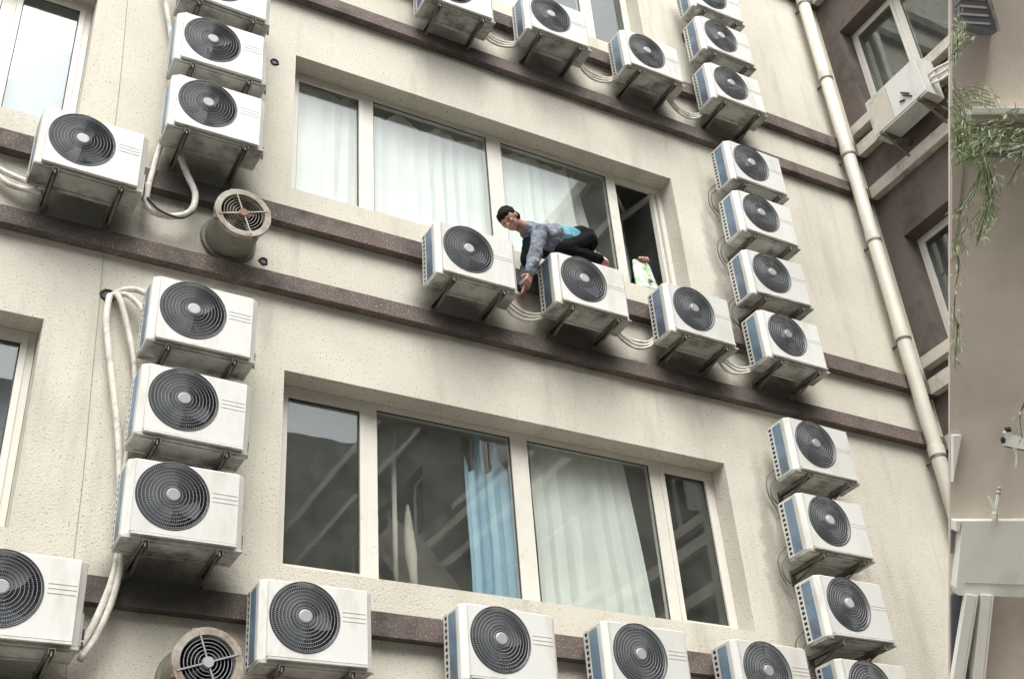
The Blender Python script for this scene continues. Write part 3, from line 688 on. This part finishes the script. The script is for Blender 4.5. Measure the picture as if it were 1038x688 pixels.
hose([[(0.1, -.06, 7.98), (.30, -.07, 7.86), (.45, -.08, 7.80), (.62, -.12, 7.74)], [(0.1, -.06, 7.92), (.32, -.06, 7.80), (.45, -.07, 7.72), (.66, -.12, 7.68)]], .022, 'pair of wrapped hoses at the left edge leading to the single unit')
for q, (cx, cz, lab) in enumerate(((4.70, 7.80, 'bundle of wrapped hoses under the hand of the worker'), (5.86, 7.80, 'bundle of wrapped hoses right of the unit the worker kneels on'), (7.02, 7.80, 'bundle of curled hoses beside the lowest unit of the right stack'),
                     (4.70, 11.22, 'bundle of hoses between the first two units of the top row'), (5.90, 11.22, 'bundle of hoses between the middle units of the top row'), (7.05, 11.15, 'bundle of curled hoses beside the foot of the top right stack'))):
    rr = random.Random(q); cs = []
    for k in range(3):
        dz = .05 * k
        cs.append([(cx - .28, -.16, cz + .10 - dz), (cx - .14, -.13, cz - .03 - dz + rr.uniform(-.03, .03)), (cx + .02, -.12, cz - .08 - dz * .8), (cx + .18, -.13, cz - .05 - dz * .5), (cx + .27, -.15, cz + .08 - dz * .4)])
    hose(cs, .013, lab)

for q, (cx, cz, lab) in enumerate(((7.20, 8.44, 'second lowest'), (7.22, 9.22, 'second highest'), (7.24, 9.92, 'topmost'), (7.17, 4.95, 'lowest'), (7.17, 5.72, 'middle'), (7.22, 6.49, 'highest'))):
    rr = random.Random(q + 40)
    hose([[(cx + .05, -.14, cz + .10), (cx - .03, -.10, cz + .02 + rr.uniform(-.03, .03)), (cx - .02, -.07, cz - .10), (cx + .05, -.06, cz - .16)],
          [(cx + .05, -.14, cz + .18), (cx - .05, -.09, cz + .08), (cx - .05, -.06, cz - .06 + rr.uniform(-.03, .03)), (cx + .02, -.05, cz - .20), (cx + .03, -.06, cz - .30)]], .007,
         'thin hoses behind the %s unit stacked beside the %s window' % (lab, 'upper' if q < 3 else 'lower'), 'duct')

# ------------------------------------------------------------------ people
def capsule(bm, a, b, ra, rb, seg=18, flat=None):
    a = Vector(a); b = Vector(b); d = b - a; L = d.length; d = d.normalized() if L > 1e-6 else Vector((0, 0, 1))
    q = Vector((0, 0, 1)).rotation_difference(d); rings = []
    prof = [(-ra * math.cos(t), ra * math.sin(t)) for t in [PI * k / 12 for k in range(1, 7)]] + [(L + rb * math.cos(t), rb * math.sin(t)) for t in [PI / 2 - PI * k / 12 for k in range(0, 6)]]
    s0 = bm.verts.new(a + q @ Vector((0, 0, -ra))); s1 = bm.verts.new(a + q @ Vector((0, 0, L + rb)))
    for h, r in prof: rings.append([bm.verts.new(a + q @ Vector((r * math.cos(2 * PI * k / seg), r * math.sin(2 * PI * k / seg), h))) for k in range(seg)])
    for i in range(len(rings) - 1):
        for k in range(seg): bm.faces.new((rings[i][k], rings[i][(k + 1) % seg], rings[i + 1][(k + 1) % seg], rings[i + 1][k]))
    for k in range(seg): bm.faces.new((s0, rings[0][(k + 1) % seg], rings[0][k])); bm.faces.new((s1, rings[-1][k], rings[-1][(k + 1) % seg]))
def ell(bm, c, rad, rot=None):
    m = Matrix.Translation(Vector(c)) @ ((rot or Matrix.Identity(3)).to_4x4()) @ Matrix.Diagonal((*rad, 1))
    bmesh.ops.create_uvsphere(bm, u_segments=24, v_segments=16, radius=1, matrix=m)
def fuse(name, bm, m, parent, voxel=.008, smooth_it=4, wr=0):
    me = bpy.data.meshes.new(name); bm.to_mesh(me); bm.free(); tmp = bpy.data.objects.new('tmp', me); COL.objects.link(tmp)
    md = tmp.modifiers.new('r', 'REMESH'); md.mode = 'VOXEL'; md.voxel_size = voxel
    ms = tmp.modifiers.new('s', 'SMOOTH'); ms.factor = .5; ms.iterations = smooth_it
    if wr:
        tx = bpy.data.textures.new('folds', 'CLOUDS'); tx.noise_scale = .07; mdz = tmp.modifiers.new('d', 'DISPLACE'); mdz.texture = tx; mdz.strength = wr; mdz.mid_level = .5; mdz.texture_coords = 'GLOBAL'
    dg = bpy.context.evaluated_depsgraph_get(); me2 = bpy.data.meshes.new_from_object(tmp.evaluated_get(dg)); me2.name = name
    bpy.data.objects.remove(tmp)
    me2.materials.clear(); me2.materials.append(m)
    for p in me2.polygons: p.use_smooth = True
    return link(name, me2, parent)

def hand(bm, wrist, d, palm_n, curl, s=1.0, side=1):
    """palm plus five separate bent fingers; d = direction of the fingers, palm_n = way the palm faces"""
    w_ = Vector(wrist); d = Vector(d).normalized(); n = Vector(palm_n); n = (n - d * n.dot(d)).normalized(); t = d.cross(n) * side
    for k in (-1, 0, 1): capsule(bm, w_ + t * .018 * k * s, w_ + d * .078 * s + t * .026 * k * s, .015 * s, .014 * s, 12)
    lens = (.072, .082, .078, .060)
    for k, Ln in enumerate(lens):
        base = w_ + d * .085 * s + t * (.033 - .022 * k) * s; dirn = (d + t * (.18 - .12 * k)).normalized(); p = base; a = 0
        for j, fr in enumerate((.45, .32, .23)):
            a += curl; q = p + (dirn * math.cos(a) + n * math.sin(a)) * Ln * fr * s
            capsule(bm, p, q, (.0095 - .001 * j) * s, (.009 - .001 * j) * s, 10); p = q
    p = w_ + t * .024 * s + d * .02 * s; q = p + (t * .75 + d * .6 + n * .25).normalized() * .042 * s; r_ = q + (t * .25 + d * .9 + n * .4).normalized() * .032 * s
    capsule(bm, p, q, .013 * s, .0105 * s, 10); capsule(bm, q, r_, .0105 * s, .0085 * s, 10)

OFF = Vector((0, 0, 0))
wk = thing('person', 'worker in grey jacket crawling on top of an outdoor unit, reaching down with one arm', 'person', (5.255, -.30, 8.24))
LOCM = Matrix.Translation(-Vector((5.255, -.30, 8.24)))
hc = Vector((4.515, -.32, 8.555))
crown = Vector((-.28, .02, .22)); 
up_h = Vector((-.62, -.02, .55)).normalized()        # from chin-neck towards crown: head hangs forward
face = Vector((-.60, -.34, -.74)); face = (face - up_h * face.dot(up_h)).normalized(); side_h = up_h.cross(face)
HM = Matrix((side_h, face, up_h)).transposed()
bm = bmesh.new()
ell(bm, hc + up_h * .015, (.078, .095, .098), HM)                       # skull
ell(bm, hc - up_h * .045 + face * .020, (.062, .070, .072), HM)         # jaw
ell(bm, hc - up_h * .098 + face * .060, (.024, .022, .020), HM)         # chin
capsule(bm, hc - up_h * .02 + face * .092, hc - up_h * .045 + face * .112, .009, .0135, 12)    # nose
ell(bm, hc + up_h * .022 + face * .088, (.045, .012, .010), HM)         # brow
for sx in (-1, 1):
    ell(bm, hc + side_h * .078 * sx - up_h * .010, (.012, .022, .032), HM)   # ears
    ell(bm, hc + side_h * .038 * sx - up_h * .03 + face * .07, (.02, .018, .018), HM)  # cheeks
ell(bm, hc - up_h * .072 + face * .088, (.022, .010, .006), HM); ell(bm, hc - up_h * .083 + face * .085, (.019, .010, .006), HM)
neck0 = Vector((4.72, -.30, 8.51))
capsule(bm, hc - up_h * .05 - face * .02, neck0, .055, .062)
SN, EN, WN = Vector((4.775, -.41, 8.43)), Vector((4.675, -.445, 8.13)), Vector((4.60, -.44, 7.875))
SF, EF, WF = Vector((4.86, -.14, 8.50)), Vector((4.80, -.10, 8.24)), Vector((4.74, -.11, 8.00))
chest, waist, hip = Vector((4.92, -.28, 8.47)), Vector((5.10, -.28, 8.50)), Vector((5.28, -.28, 8.54))
capsule(bm, chest, waist, .12, .11); capsule(bm, waist, hip, .11, .12); capsule(bm, neck0, chest, .07, .12)
for S_, E_, W__ in ((SN, EN, WN), (SF, EF, WF)):
    capsule(bm, chest, S_, .09, .055); capsule(bm, S_, E_, .046, .037); capsule(bm, E_, W__, .037, .026)
hand(bm, WN, (-.35, .0, -1), (-.3, .9, .1), .30, 1.0, -1); hand(bm, WF, (-.25, 0, -1), (-.6, .5, 0), .35, 1.0, 1)
KN, AN, TN = Vector((5.02, -.36, 8.335)), Vector((5.37, -.36, 8.345)), Vector((5.50, -.35, 8.335))
KF, AF, TF_ = Vector((5.06, -.20, 8.335)), Vector((5.40, -.20, 8.345)), Vector((5.53, -.20, 8.335))
for K_, A_, T_, hy in ((KN, AN, TN, -.07), (KF, AF, TF_, .07)):
    h = hip + Vector((0, hy, -.01)); capsule(bm, h, K_, .085, .058); capsule(bm, K_, A_, .055, .036); capsule(bm, A_, T_, .036, .03)
for v_ in bm.verts: v_.co = LOCM @ v_.co
body = fuse('body', bm, M['skin'], wk, .006, 3)
# jacket
bm = bmesh.new()
capsule(bm, chest + Vector((.0, 0, -.01)), waist + Vector((-.11, 0, 0)), .158, .150); capsule(bm, neck0 + Vector((-.005, 0, -.005)), chest, .082, .155)
for S_, E_, W__ in ((SN, EN, WN), (SF, EF, WF)):
    capsule(bm, chest, S_, .105, .072); capsule(bm, S_, E_, .072, .062); capsule(bm, E_, E_.lerp(W__, .88), .062, .050)
for v_ in bm.verts: v_.co = LOCM @ v_.co
fuse('jacket', bm, M['jacket'], wk, .009, 2, .038)
bm = bmesh.new(); capsule(bm, waist + Vector((-.075, 0, .005)), waist.lerp(hip, .40), .148, .148)
for v_ in bm.verts: v_.co = LOCM @ v_.co
fuse('shirt', bm, M['shirt'], wk, .009, 2, .02)
bm = bmesh.new(); capsule(bm, chest + Vector((-.12, .03, -.07)), chest + Vector((-.16, .09, -.20)), .115, .075); capsule(bm, chest + Vector((.0, .0, -.06)), chest + Vector((.16, 0, -.07)), .11, .11)
for v_ in bm.verts: v_.co = LOCM @ v_.co
fuse('hanging_vest', bm, M['navy'], wk, .01, 2, .02)
# trousers
bm = bmesh.new(); capsule(bm, waist + Vector((.12, 0, .005)), hip + Vector((.0, 0, .02)), .138, .155)
ell(bm, hip + Vector((.035, 0, .035)), (.135, .150, .135))
for K_, A_, T_, hy in ((KN, AN, TN, -.07), (KF, AF, TF_, .07)):
    h = hip + Vector((0.03, hy, -.01)); capsule(bm, h, K_, .105, .075); capsule(bm, K_, K_.lerp(A_, 1.10), .072, .054)
for v_ in bm.verts: v_.co = LOCM @ v_.co
fuse('trousers', bm, M['trousers'], wk, .009, 2, .02)
for A_, T_ in ((AN, TN), (AF, TF_)):
    bm = bmesh.new(); capsule(bm, A_ + Vector((.01, 0, 0)), A_.lerp(T_, .8), .044, .036); capsule(bm, A_ + Vector((.0, 0, .02)), A_ + Vector((.03, 0, .03)), .042, .040)
    for v_ in bm.verts: v_.co = LOCM @ v_.co
    s_ = fuse('shoe', bm, M['pink'], wk, .007, 3)
    bm = bmesh.new(); capsule(bm, A_ + Vector((.03, 0, .048)), A_.lerp(T_, .9) + Vector((.012, 0, .028)), .022, .020)
    for v_ in bm.verts: v_.co = LOCM @ v_.co
    fuse('sole', bm, M['solew'], s_, .007, 3)
# hair: cap over crown, back and sides
bm = bmesh.new()
ell(bm, hc + up_h * .034 - face * .012, (.089, .098, .094), HM)
ell(bm, hc + up_h * .050 + face * .040, (.072, .062, .058), HM)
ell(bm, hc - face * .045 - up_h * .005, (.086, .066, .080), HM)
ell(bm, hc + up_h * .030 - face * .005, (.094, .078, .066), HM)
for v_ in bm.verts: v_.co = LOCM @ v_.co
fuse('hair', bm, M['hair'], wk, .006, 1, .030)
for sx in (-1, 1):
    bm = bmesh.new(); ell(bm, LOCM @ (hc + side_h * .030 * sx - up_h * .006 + face * .089), (.012, .007, .006), HM); build('eye', bm, M['black'], wk, smooth=True)

# person inside the open casement: only a hand over the sill is seen
p2 = thing('person', 'person inside the open casement, one bare hand gripping a bag on the sill', 'person', (6.35, .95, 7.555))
LM2 = Matrix.Translation(-Vector((6.35, .95, 7.555)))
bm = bmesh.new()
S2, E2, W2 = Vector((6.34, .78, 8.50)), Vector((6.37, .50, 8.66)), Vector((6.29, .16, 8.935))
capsule(bm, (6.35, .95, 8.1), (6.35, .90, 8.42), .13, .12); capsule(bm, (6.35, .95, 8.05), (6.35, .95, 7.95), .13, .14)
capsule(bm, (6.35, .90, 8.45), (6.35, .86, 8.60), .06, .055); ell(bm, (6.35, .85, 8.70), (.075, .09, .11)); ell(bm, (6.35, .755, 8.69), (.014, .02, .02))
capsule(bm, (6.35, .88, 8.45), S2, .08, .055); capsule(bm, (6.35, .88, 8.45), (6.55, .92, 8.43), .08, .055); capsule(bm, (6.55, .92, 8.43), (6.58, .88, 8.15), .046, .036); capsule(bm, (6.58, .88, 8.15), (6.50, .75, 7.98), .036, .026)
hand(bm, (6.50, .75, 7.98), (-.5, -.5, -.4), (-.5, .3, -.5), .3)
capsule(bm, S2, E2, .048, .04); capsule(bm, E2, W2, .04, .028)
hand(bm, W2 + Vector((0, -.01, .0)), (-.25, -.95, -.10), (0, -.1, -1), .55, 1.08, 1)
for x in (6.27, 6.43): capsule(bm, (x, .95, 7.93), (x, .93, 7.76), .085, .06); capsule(bm, (x, .93, 7.76), (x, .97, 7.60), .055, .04); capsule(bm, (x, .97, 7.60), (x, .85, 7.59), .035, .03)
for v_ in bm.verts: v_.co = LM2 @ v_.co
fuse('body', bm, M['skin'], p2, .006, 2)
bm = bmesh.new(); capsule(bm, (6.35, .95, 8.1), (6.35, .90, 8.42), .15, .14); capsule(bm, (6.35, .88, 8.45), S2, .09, .07); capsule(bm, S2, E2, .06, .052); capsule(bm, E2, E2.lerp(W2, .78), .05, .04); capsule(bm, (6.35, .88, 8.45), (6.55, .92, 8.43), .09, .07); capsule(bm, (6.55, .92, 8.43), (6.58, .88, 8.15), .06, .05)
for v_ in bm.verts: v_.co = LM2 @ v_.co
fuse('shirt', bm, M['navy'], p2, .01, 2, .015)
bm = bmesh.new()
for x in (6.27, 6.43): capsule(bm, (x, .95, 7.96), (x, .93, 7.76), .10, .075); capsule(bm, (x, .93, 7.76), (x, .97, 7.63), .07, .055)
for v_ in bm.verts: v_.co = LM2 @ v_.co
fuse('trousers', bm, M['trousers'], p2, .01, 2, .015)
bm = bmesh.new(); ell(bm, LM2 @ Vector((6.35, .87, 8.735)), (.083, .092, .10)); fuse('hair', bm, M['hair'], p2, .009, 2)
# the bag
bm = bmesh.new(); nx_, nz_ = 14, 12; lay = []
for s_ in (-1, 1):
    g = []
    for j in range(nz_ + 1):
        v_ = j / nz_; row = []
        for i in range(nx_ + 1):
            u = i / nx_; hwid = .145 - .050 * v_
            bulge = .055 * math.sin(PI * u) ** .6 * (1 - v_ * .85) + .006
            x = 6.235 + (u - .5) * 2 * hwid + .05 * (1 - v_); z = 8.515 + .345 * v_ + .018 * math.sin(u * 9) * v_
            row.append(bm.verts.new((x, .07 + s_ * bulge + .012 * noise.noise(Vector((x * 18, z * 18, s_ * 3))), z)))
        g.append(row)
    for j in range(nz_):
        for i in range(nx_):
            f = (g[j][i], g[j][i + 1], g[j + 1][i + 1], g[j + 1][i]); bm.faces.new(f if s_ < 0 else f[::-1])
    lay.append(g)
for j in range(nz_):
    for i in (0, nx_): bm.faces.new((lay[0][j][i], lay[0][j + 1][i], lay[1][j + 1][i], lay[1][j][i]))
for i in range(nx_): bm.faces.new((lay[0][0][i], lay[1][0][i], lay[1][0][i + 1], lay[0][0][i + 1]))
bag = thing('bag', 'crumpled white and green plastic bag held on the sill of the open casement', 'bag', (0, 0, 0))
bo = build('bag_body', bm, M['bag'], bag, smooth=True)
bm = bmesh.new(); ell(bm, (6.27, .0, 8.60), (.030, .006, .026)); ell(bm, (6.27, -.004, 8.60), (.016, .006, .013)); build('printed_badge', bm, [M['slate']], bag, smooth=True)

# ------------------------------------------------------------------ neighbouring facade at the right edge (its own leaning frame)
DN = 8.0; K = DN / 1244.0
NF = Matrix.Translation(CAM - Vector((ROT[0][2], ROT[1][2], ROT[2][2])) * DN) @ ROT.to_4x4()
def n2(px, py, o=0.0):
    s = (DN - o) / DN
    return Vector(((px - 519) * K * s, -(py - 344) * K * s, o))
nb = thing('neighbouring_building', 'taupe rendered wall with white ledges at the right edge behind willow leaves', 'building', mw=NF)
def slab(name, pts, o0, o1, m, parent, ref=None):
    """prism of a polygon given in facade coordinates, from depth o0 to o1; the outline is kept at one size"""
    bm = bmesh.new(); lo = [bm.verts.new((n2(x, y).x, n2(x, y).y, o0)) for x, y in pts]; hi = [bm.verts.new((n2(x, y).x, n2(x, y).y, o1)) for x, y in pts]
    n = len(pts); bm.faces.new(lo); bm.faces.new(hi[::-1])
    for i in range(n): bm.faces.new((lo[i], hi[i], hi[(i + 1) % n], lo[(i + 1) % n]))
    bmesh.ops.recalc_face_normals(bm, faces=bm.faces)
    return build(name, bm, m, parent, bevel=.004 if o1 - o0 > .03 else 0)
LX = 963
slab('wall', [(LX, -60), (1075, -60), (1075, 1500), (LX, 1500)], -.03, 0, M['taupe'], nb)
slab('wall_core', [(LX + 25, -60), (1075, -60), (1075, 1500), (LX + 25, 1500)], -.35, -.0305, M['taupe'], nb)
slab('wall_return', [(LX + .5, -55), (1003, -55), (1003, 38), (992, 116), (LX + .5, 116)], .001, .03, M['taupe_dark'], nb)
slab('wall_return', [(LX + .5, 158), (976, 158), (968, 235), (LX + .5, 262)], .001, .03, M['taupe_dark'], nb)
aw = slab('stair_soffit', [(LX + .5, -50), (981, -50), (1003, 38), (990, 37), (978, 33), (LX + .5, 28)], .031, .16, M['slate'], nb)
slab('stair_edge', [(982, -20), (986, -20), (1003, 38), (1001, 39)], .161, .18, M['tray'], aw)
for y in (4, 12, 20, 28): slab('tread_line', [(LX + 1, y), (988 + y * .2, y + 2), (988 + y * .2, y + 4), (LX + 1, y + 2)], .161, .166, M['taupe_dark'], aw)
slab('ledge', [(972, 114.5), (1075, 114.5), (1075, 121), (974, 121)], .001, .20, M['panelw'], nb)
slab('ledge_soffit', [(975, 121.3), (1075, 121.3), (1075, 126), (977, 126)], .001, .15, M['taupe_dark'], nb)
slab('recessed_strip', [(LX + .5, 126.3), (1075, 126.3), (1075, 150), (LX + .5, 150)], .001, .02, mat('olive_grey_render', (.30, .29, .22), .9), nb)
slab('ledge', [(968, 150.3), (1075, 150.3), (1075, 156), (970, 156)], .001, .18, M['panelw'], nb)
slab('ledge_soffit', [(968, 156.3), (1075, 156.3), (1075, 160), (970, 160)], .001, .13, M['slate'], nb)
slab('parapet', [(LX + .5, 440), (972.5, 440), (LX + .5, 488)], .001, .05, M['panelw'], nb)
slab('sill_strip', [(LX + .5, 525), (969.5, 525), (967, 536), (LX + .5, 536)], .001, .10, M['panelw'], nb)
slab('side_opening', [(LX + .5, 536.5), (966.5, 536.5), (964.5, 560), (LX + .5, 560)], .001, .02, M['slate'], nb)
pw = slab('corner_panel', [(970, 525), (1038, 525), (1031, 602), (966, 600), (963.6, 592)], .001, .10, M['panelw'], nb)
slab('panel_seam', [(972, 586.5), (1031, 588.5), (1031, 589.3), (972, 587.6)], .1005, .106, M['ledge'], pw)
slab('panel_plate', [(1038.4, 525), (1075, 525), (1075, 530), (1038, 530)], .001, .09, M['panelw'], nb)
slab('panel_recess', [(1038, 530.4), (1075, 530.4), (1075, 589), (1032.6, 589)], .001, .04, M['tray'], nb)
slab('panel_plate', [(1032.4, 589.4), (1075, 589.4), (1075, 601.5), (1031.2, 601.5)], .001, .09, M['panelw'], nb)
slab('side_opening', [(LX + .5, 602.5), (982, 602.5), (969, 1400), (LX + .5, 1400)], .001, .02, M['slate'], nb)
for a, b in (((983, 602), (969.0, 688)), ((998.5, 602), (989.5, 688))):
    bm = bmesh.new(); p = n2(*a, .10); d = (n2(*b, .10) - p)
    wdt = .030
    for off, hh in ((0, wdt), (.040, .006)):
        bar(bm, p + Vector((off, 0, 0)), p + d * 8 + Vector((off, 0, 0)), hh, .03, (0, 0, 1))
    o = build('square_downpipe', bm, M['panelw'], None); o.parent = nb
# white bracket arm and lamp-like fitting
wb = thing('wall_fitting', 'white metal fitting with a dark cap jutting from the taupe wall at the right edge', 'fitting', mw=NF)
bm = bmesh.new(); bar(bm, n2(1018, 445, .12), n2(1042, 450, .16), .040, .03, (0, 0, 1)); bar(bm, n2(1019, 441, .14), n2(1024, 438, .14), .022, .02, (0, 0, 1)); build('arm', bm, M['panelw'], wb, bevel=.008)
bm = bmesh.new(); tube(bm, [n2(1019.5, 435.5, .15), n2(1024, 435, .15)], .018, 10); build('cap', bm, M['black'], wb)
bm = bmesh.new(); tube(bm, [n2(1015.5, 446, .14), n2(1018, 446, .14)], .020, 10); bar(bm, n2(1019, 451, .11), n2(1038, 455, .11), .012, .01, (0, 0, 1)); build('socket', bm, M['black'], wb)
bm = bmesh.new(); tube(bm, spline([n2(1027, 451, .12), n2(1031, 461, .12), n2(1030.5, 473, .12)], 5), .012, 8); build('hanging_tube', bm, M['panelw'], wb)
bm = bmesh.new(); bar(bm, n2(1025, 446, .001), n2(1025, 446, .14), .02, .02, (0, 1, 0)); build('mount', bm, M['steel'], wb)
yb = thing('forked_pole', 'small white forked pole standing on the pale panel at the right edge', 'pole', mw=NF)
bm = bmesh.new(); tube(bm, [n2(1008.5, 525, .12), n2(1013, 493, .12)], .014, 8); tube(bm, [n2(1009.5, 517, .12), n2(1002, 503, .12)], [.014, .007], 8); tube(bm, [n2(1008.5, 527, .1), n2(1008.5, 519, .12)], .02, 8); build('pole', bm, M['panelw'], yb)
for y0 in (500.5, 496):
    bm = bmesh.new(); tube(bm, [n2(1012.0 + (500 - y0) * .12, y0, .12), n2(1012.2 + (500 - y0) * .12, y0 - 1.2, .12)], .0155, 8); build('collar', bm, M['rust'], yb)

# willow branches hanging before it
wl = thing('willow_tree', 'hanging willow branches with narrow grey green leaves at the right edge', 'tree', mw=NF)
rl = random.Random(3)
twigs = []
def twig(ctrl, o, nleaf, spread, ln=.055, pale=.25):
    pts = spline([n2(x, y, o + rl.uniform(-.05, .05)) for x, y in ctrl], 8); twigs.append((pts, nleaf, spread, ln, pale))
for k in range(7): twig([(1045 + k * 8, 132 + 4 * k), (1015 + rl.uniform(-6, 6), 128 + rl.uniform(-6, 14)), (990 + rl.uniform(-5, 5), 135 + rl.uniform(-8, 12)), (972, 128 + rl.uniform(0, 30))], .34, 95, 7)
for k in range(9): twig([(1050, 150 + rl.uniform(-5, 5)), (1010 + rl.uniform(-8, 8), 148 + rl.uniform(-10, 8)), (985, 152 + rl.uniform(-14, 10)), (968, 150 + rl.uniform(-25, 18))], .36, 100, 7)
for k in range(7):
    dx = rl.uniform(-5, 4); twig([(998 + dx * .6, 160), (1003 + dx, 185), (1003 + dx, 210 + rl.uniform(-5, 5)), (994 + dx, 234 + rl.uniform(-4, 12))], .34, 62, 4.0, .050)
for k in range(3): twig([(995, 172), (986 + k, 190 + 3 * k), (976, 205 + 4 * k), (967 + k, 214 + 3 * k)], .34, 26, 3, .05)
for k in range(2): twig([(992, 215), (980, 230), (971 + 2 * k, 243 + 3 * k), (968, 252)], .34, 26, 2.5, .05)
for k in range(2): twig([(1036, 160), (1031 + k, 170), (1026, 180), (1021, 189)], .34, 14, 2.5, .05)
for k in range(5): twig([(968, 10 + 6 * k), (972 + k * .6, 22 + 3 * k), (970, 38 + 4 * k), (967, 58 + 2 * k)], .36, 46, 3.0, .04, .5)
for k in range(5): twig([(966, 80 + 6 * k), (972, 92 + 4 * k), (985 + k, 88 + 4 * k), (1002 + 2 * k, 93 + 4 * k)], .36, 34, 5, .042, .4)
for k in range(3): twig([(965, 56), (975, 47 + k * 2), (985, 40 + k)], .36, 8, 2, .035, .6)
for k in range(6): twig([(966, 92 + 8 * k), (972, 100 + 8 * k), (978, 112 + 6 * k), (972, 128 + 5 * k)], .36, 44, 6, .045)
for k in range(3): twig([(968, 252), (971 + k, 268), (969, 290), (967, 310 + 8 * k)], .36, 14, 3, .04, .6)
for k in range(4): twig([(966, 318), (970 + k * .7, 330), (969, 350), (968, 372)], .36, 26, 3, .045, .3)
for k in range(2): twig([(972, 246), (978, 250), (974, 256)], .36, 6, 2, .04, .6)
for k in range(4): twig([(1046, 400), (1038 - k, 408 + 3 * k), (1034, 424), (1036, 444)], .30, 14, 3, .035, .6)
twig([(1034, 110), (1025, 112), (1016, 119)], .36, 12, 2.5, .045); twig([(1030, 104), (1028, 112), (1022, 118)], .36, 10, 2, .045)
bm = bmesh.new()
for pts, *_ in twigs: tube(bm, pts, .0022, 4, caps=False)
tw = build('twigs', bm, M['bark'], wl); tw['kind'] = 'stuff'; bm = bmesh.new()
tube(bm, spline([n2(1300, -80, .45), n2(1160, 20, .45), n2(1080, 100, .42), n2(1046, 132, .38)], 8), [.05 * (1 - i / 26) + .008 for i in range(25)], 8)
build('limb', bm, M['bark'], wl); bm = bmesh.new()
tube(bm, spline([n2(1160, 20, .45), n2(1100, -30, .5), n2(1010, -35, .45), n2(968, 8, .38)], 8), [.02 * (1 - i / 26) + .004 for i in range(25)], 8)
build('limb', bm, M['bark'], wl)
bm = bmesh.new(); LIMX = n2(LX + 1.5, 0, .36).x
for pts, nl, sp, ln, pale in twigs:
    for k in range(int(nl * (.62 if sp > 6 else 1.25))):
        t = rl.random() * (len(pts) - 1.001); i = int(t); p = pts[i].lerp(pts[i + 1], t - i); d = (pts[i + 1] - pts[i]).normalized()
        p = p + Vector((rl.gauss(0, sp * K * .45), rl.gauss(0, sp * K * .45), rl.gauss(0, .05)))
        dr = (d * rl.uniform(.3, 1) + Vector((rl.uniform(-.7, .7), rl.uniform(-1.1, .3), rl.uniform(-.6, .6)))).normalized()
        L_ = ln * rl.uniform(.7, 1.35); sd_ = dr.cross(Vector((rl.uniform(-1, 1), rl.uniform(-1, 1), rl.uniform(-.3, 1)))).normalized() * L_ * .08
        if p.x < LIMX or (p + dr * L_).x < LIMX: continue
        bend = Vector((0, -.12 * L_, 0)); mid = p + dr * L_ * .45
        vv = [bm.verts.new(q) for q in (p, mid + sd_, p + dr * L_ + bend, mid - sd_)]
        f = bm.faces.new(vv); f.material_index = 1 if rl.random() < pale else 0
build('leaves', bm, [M['leaf'], M['leaf_pale']], wl)
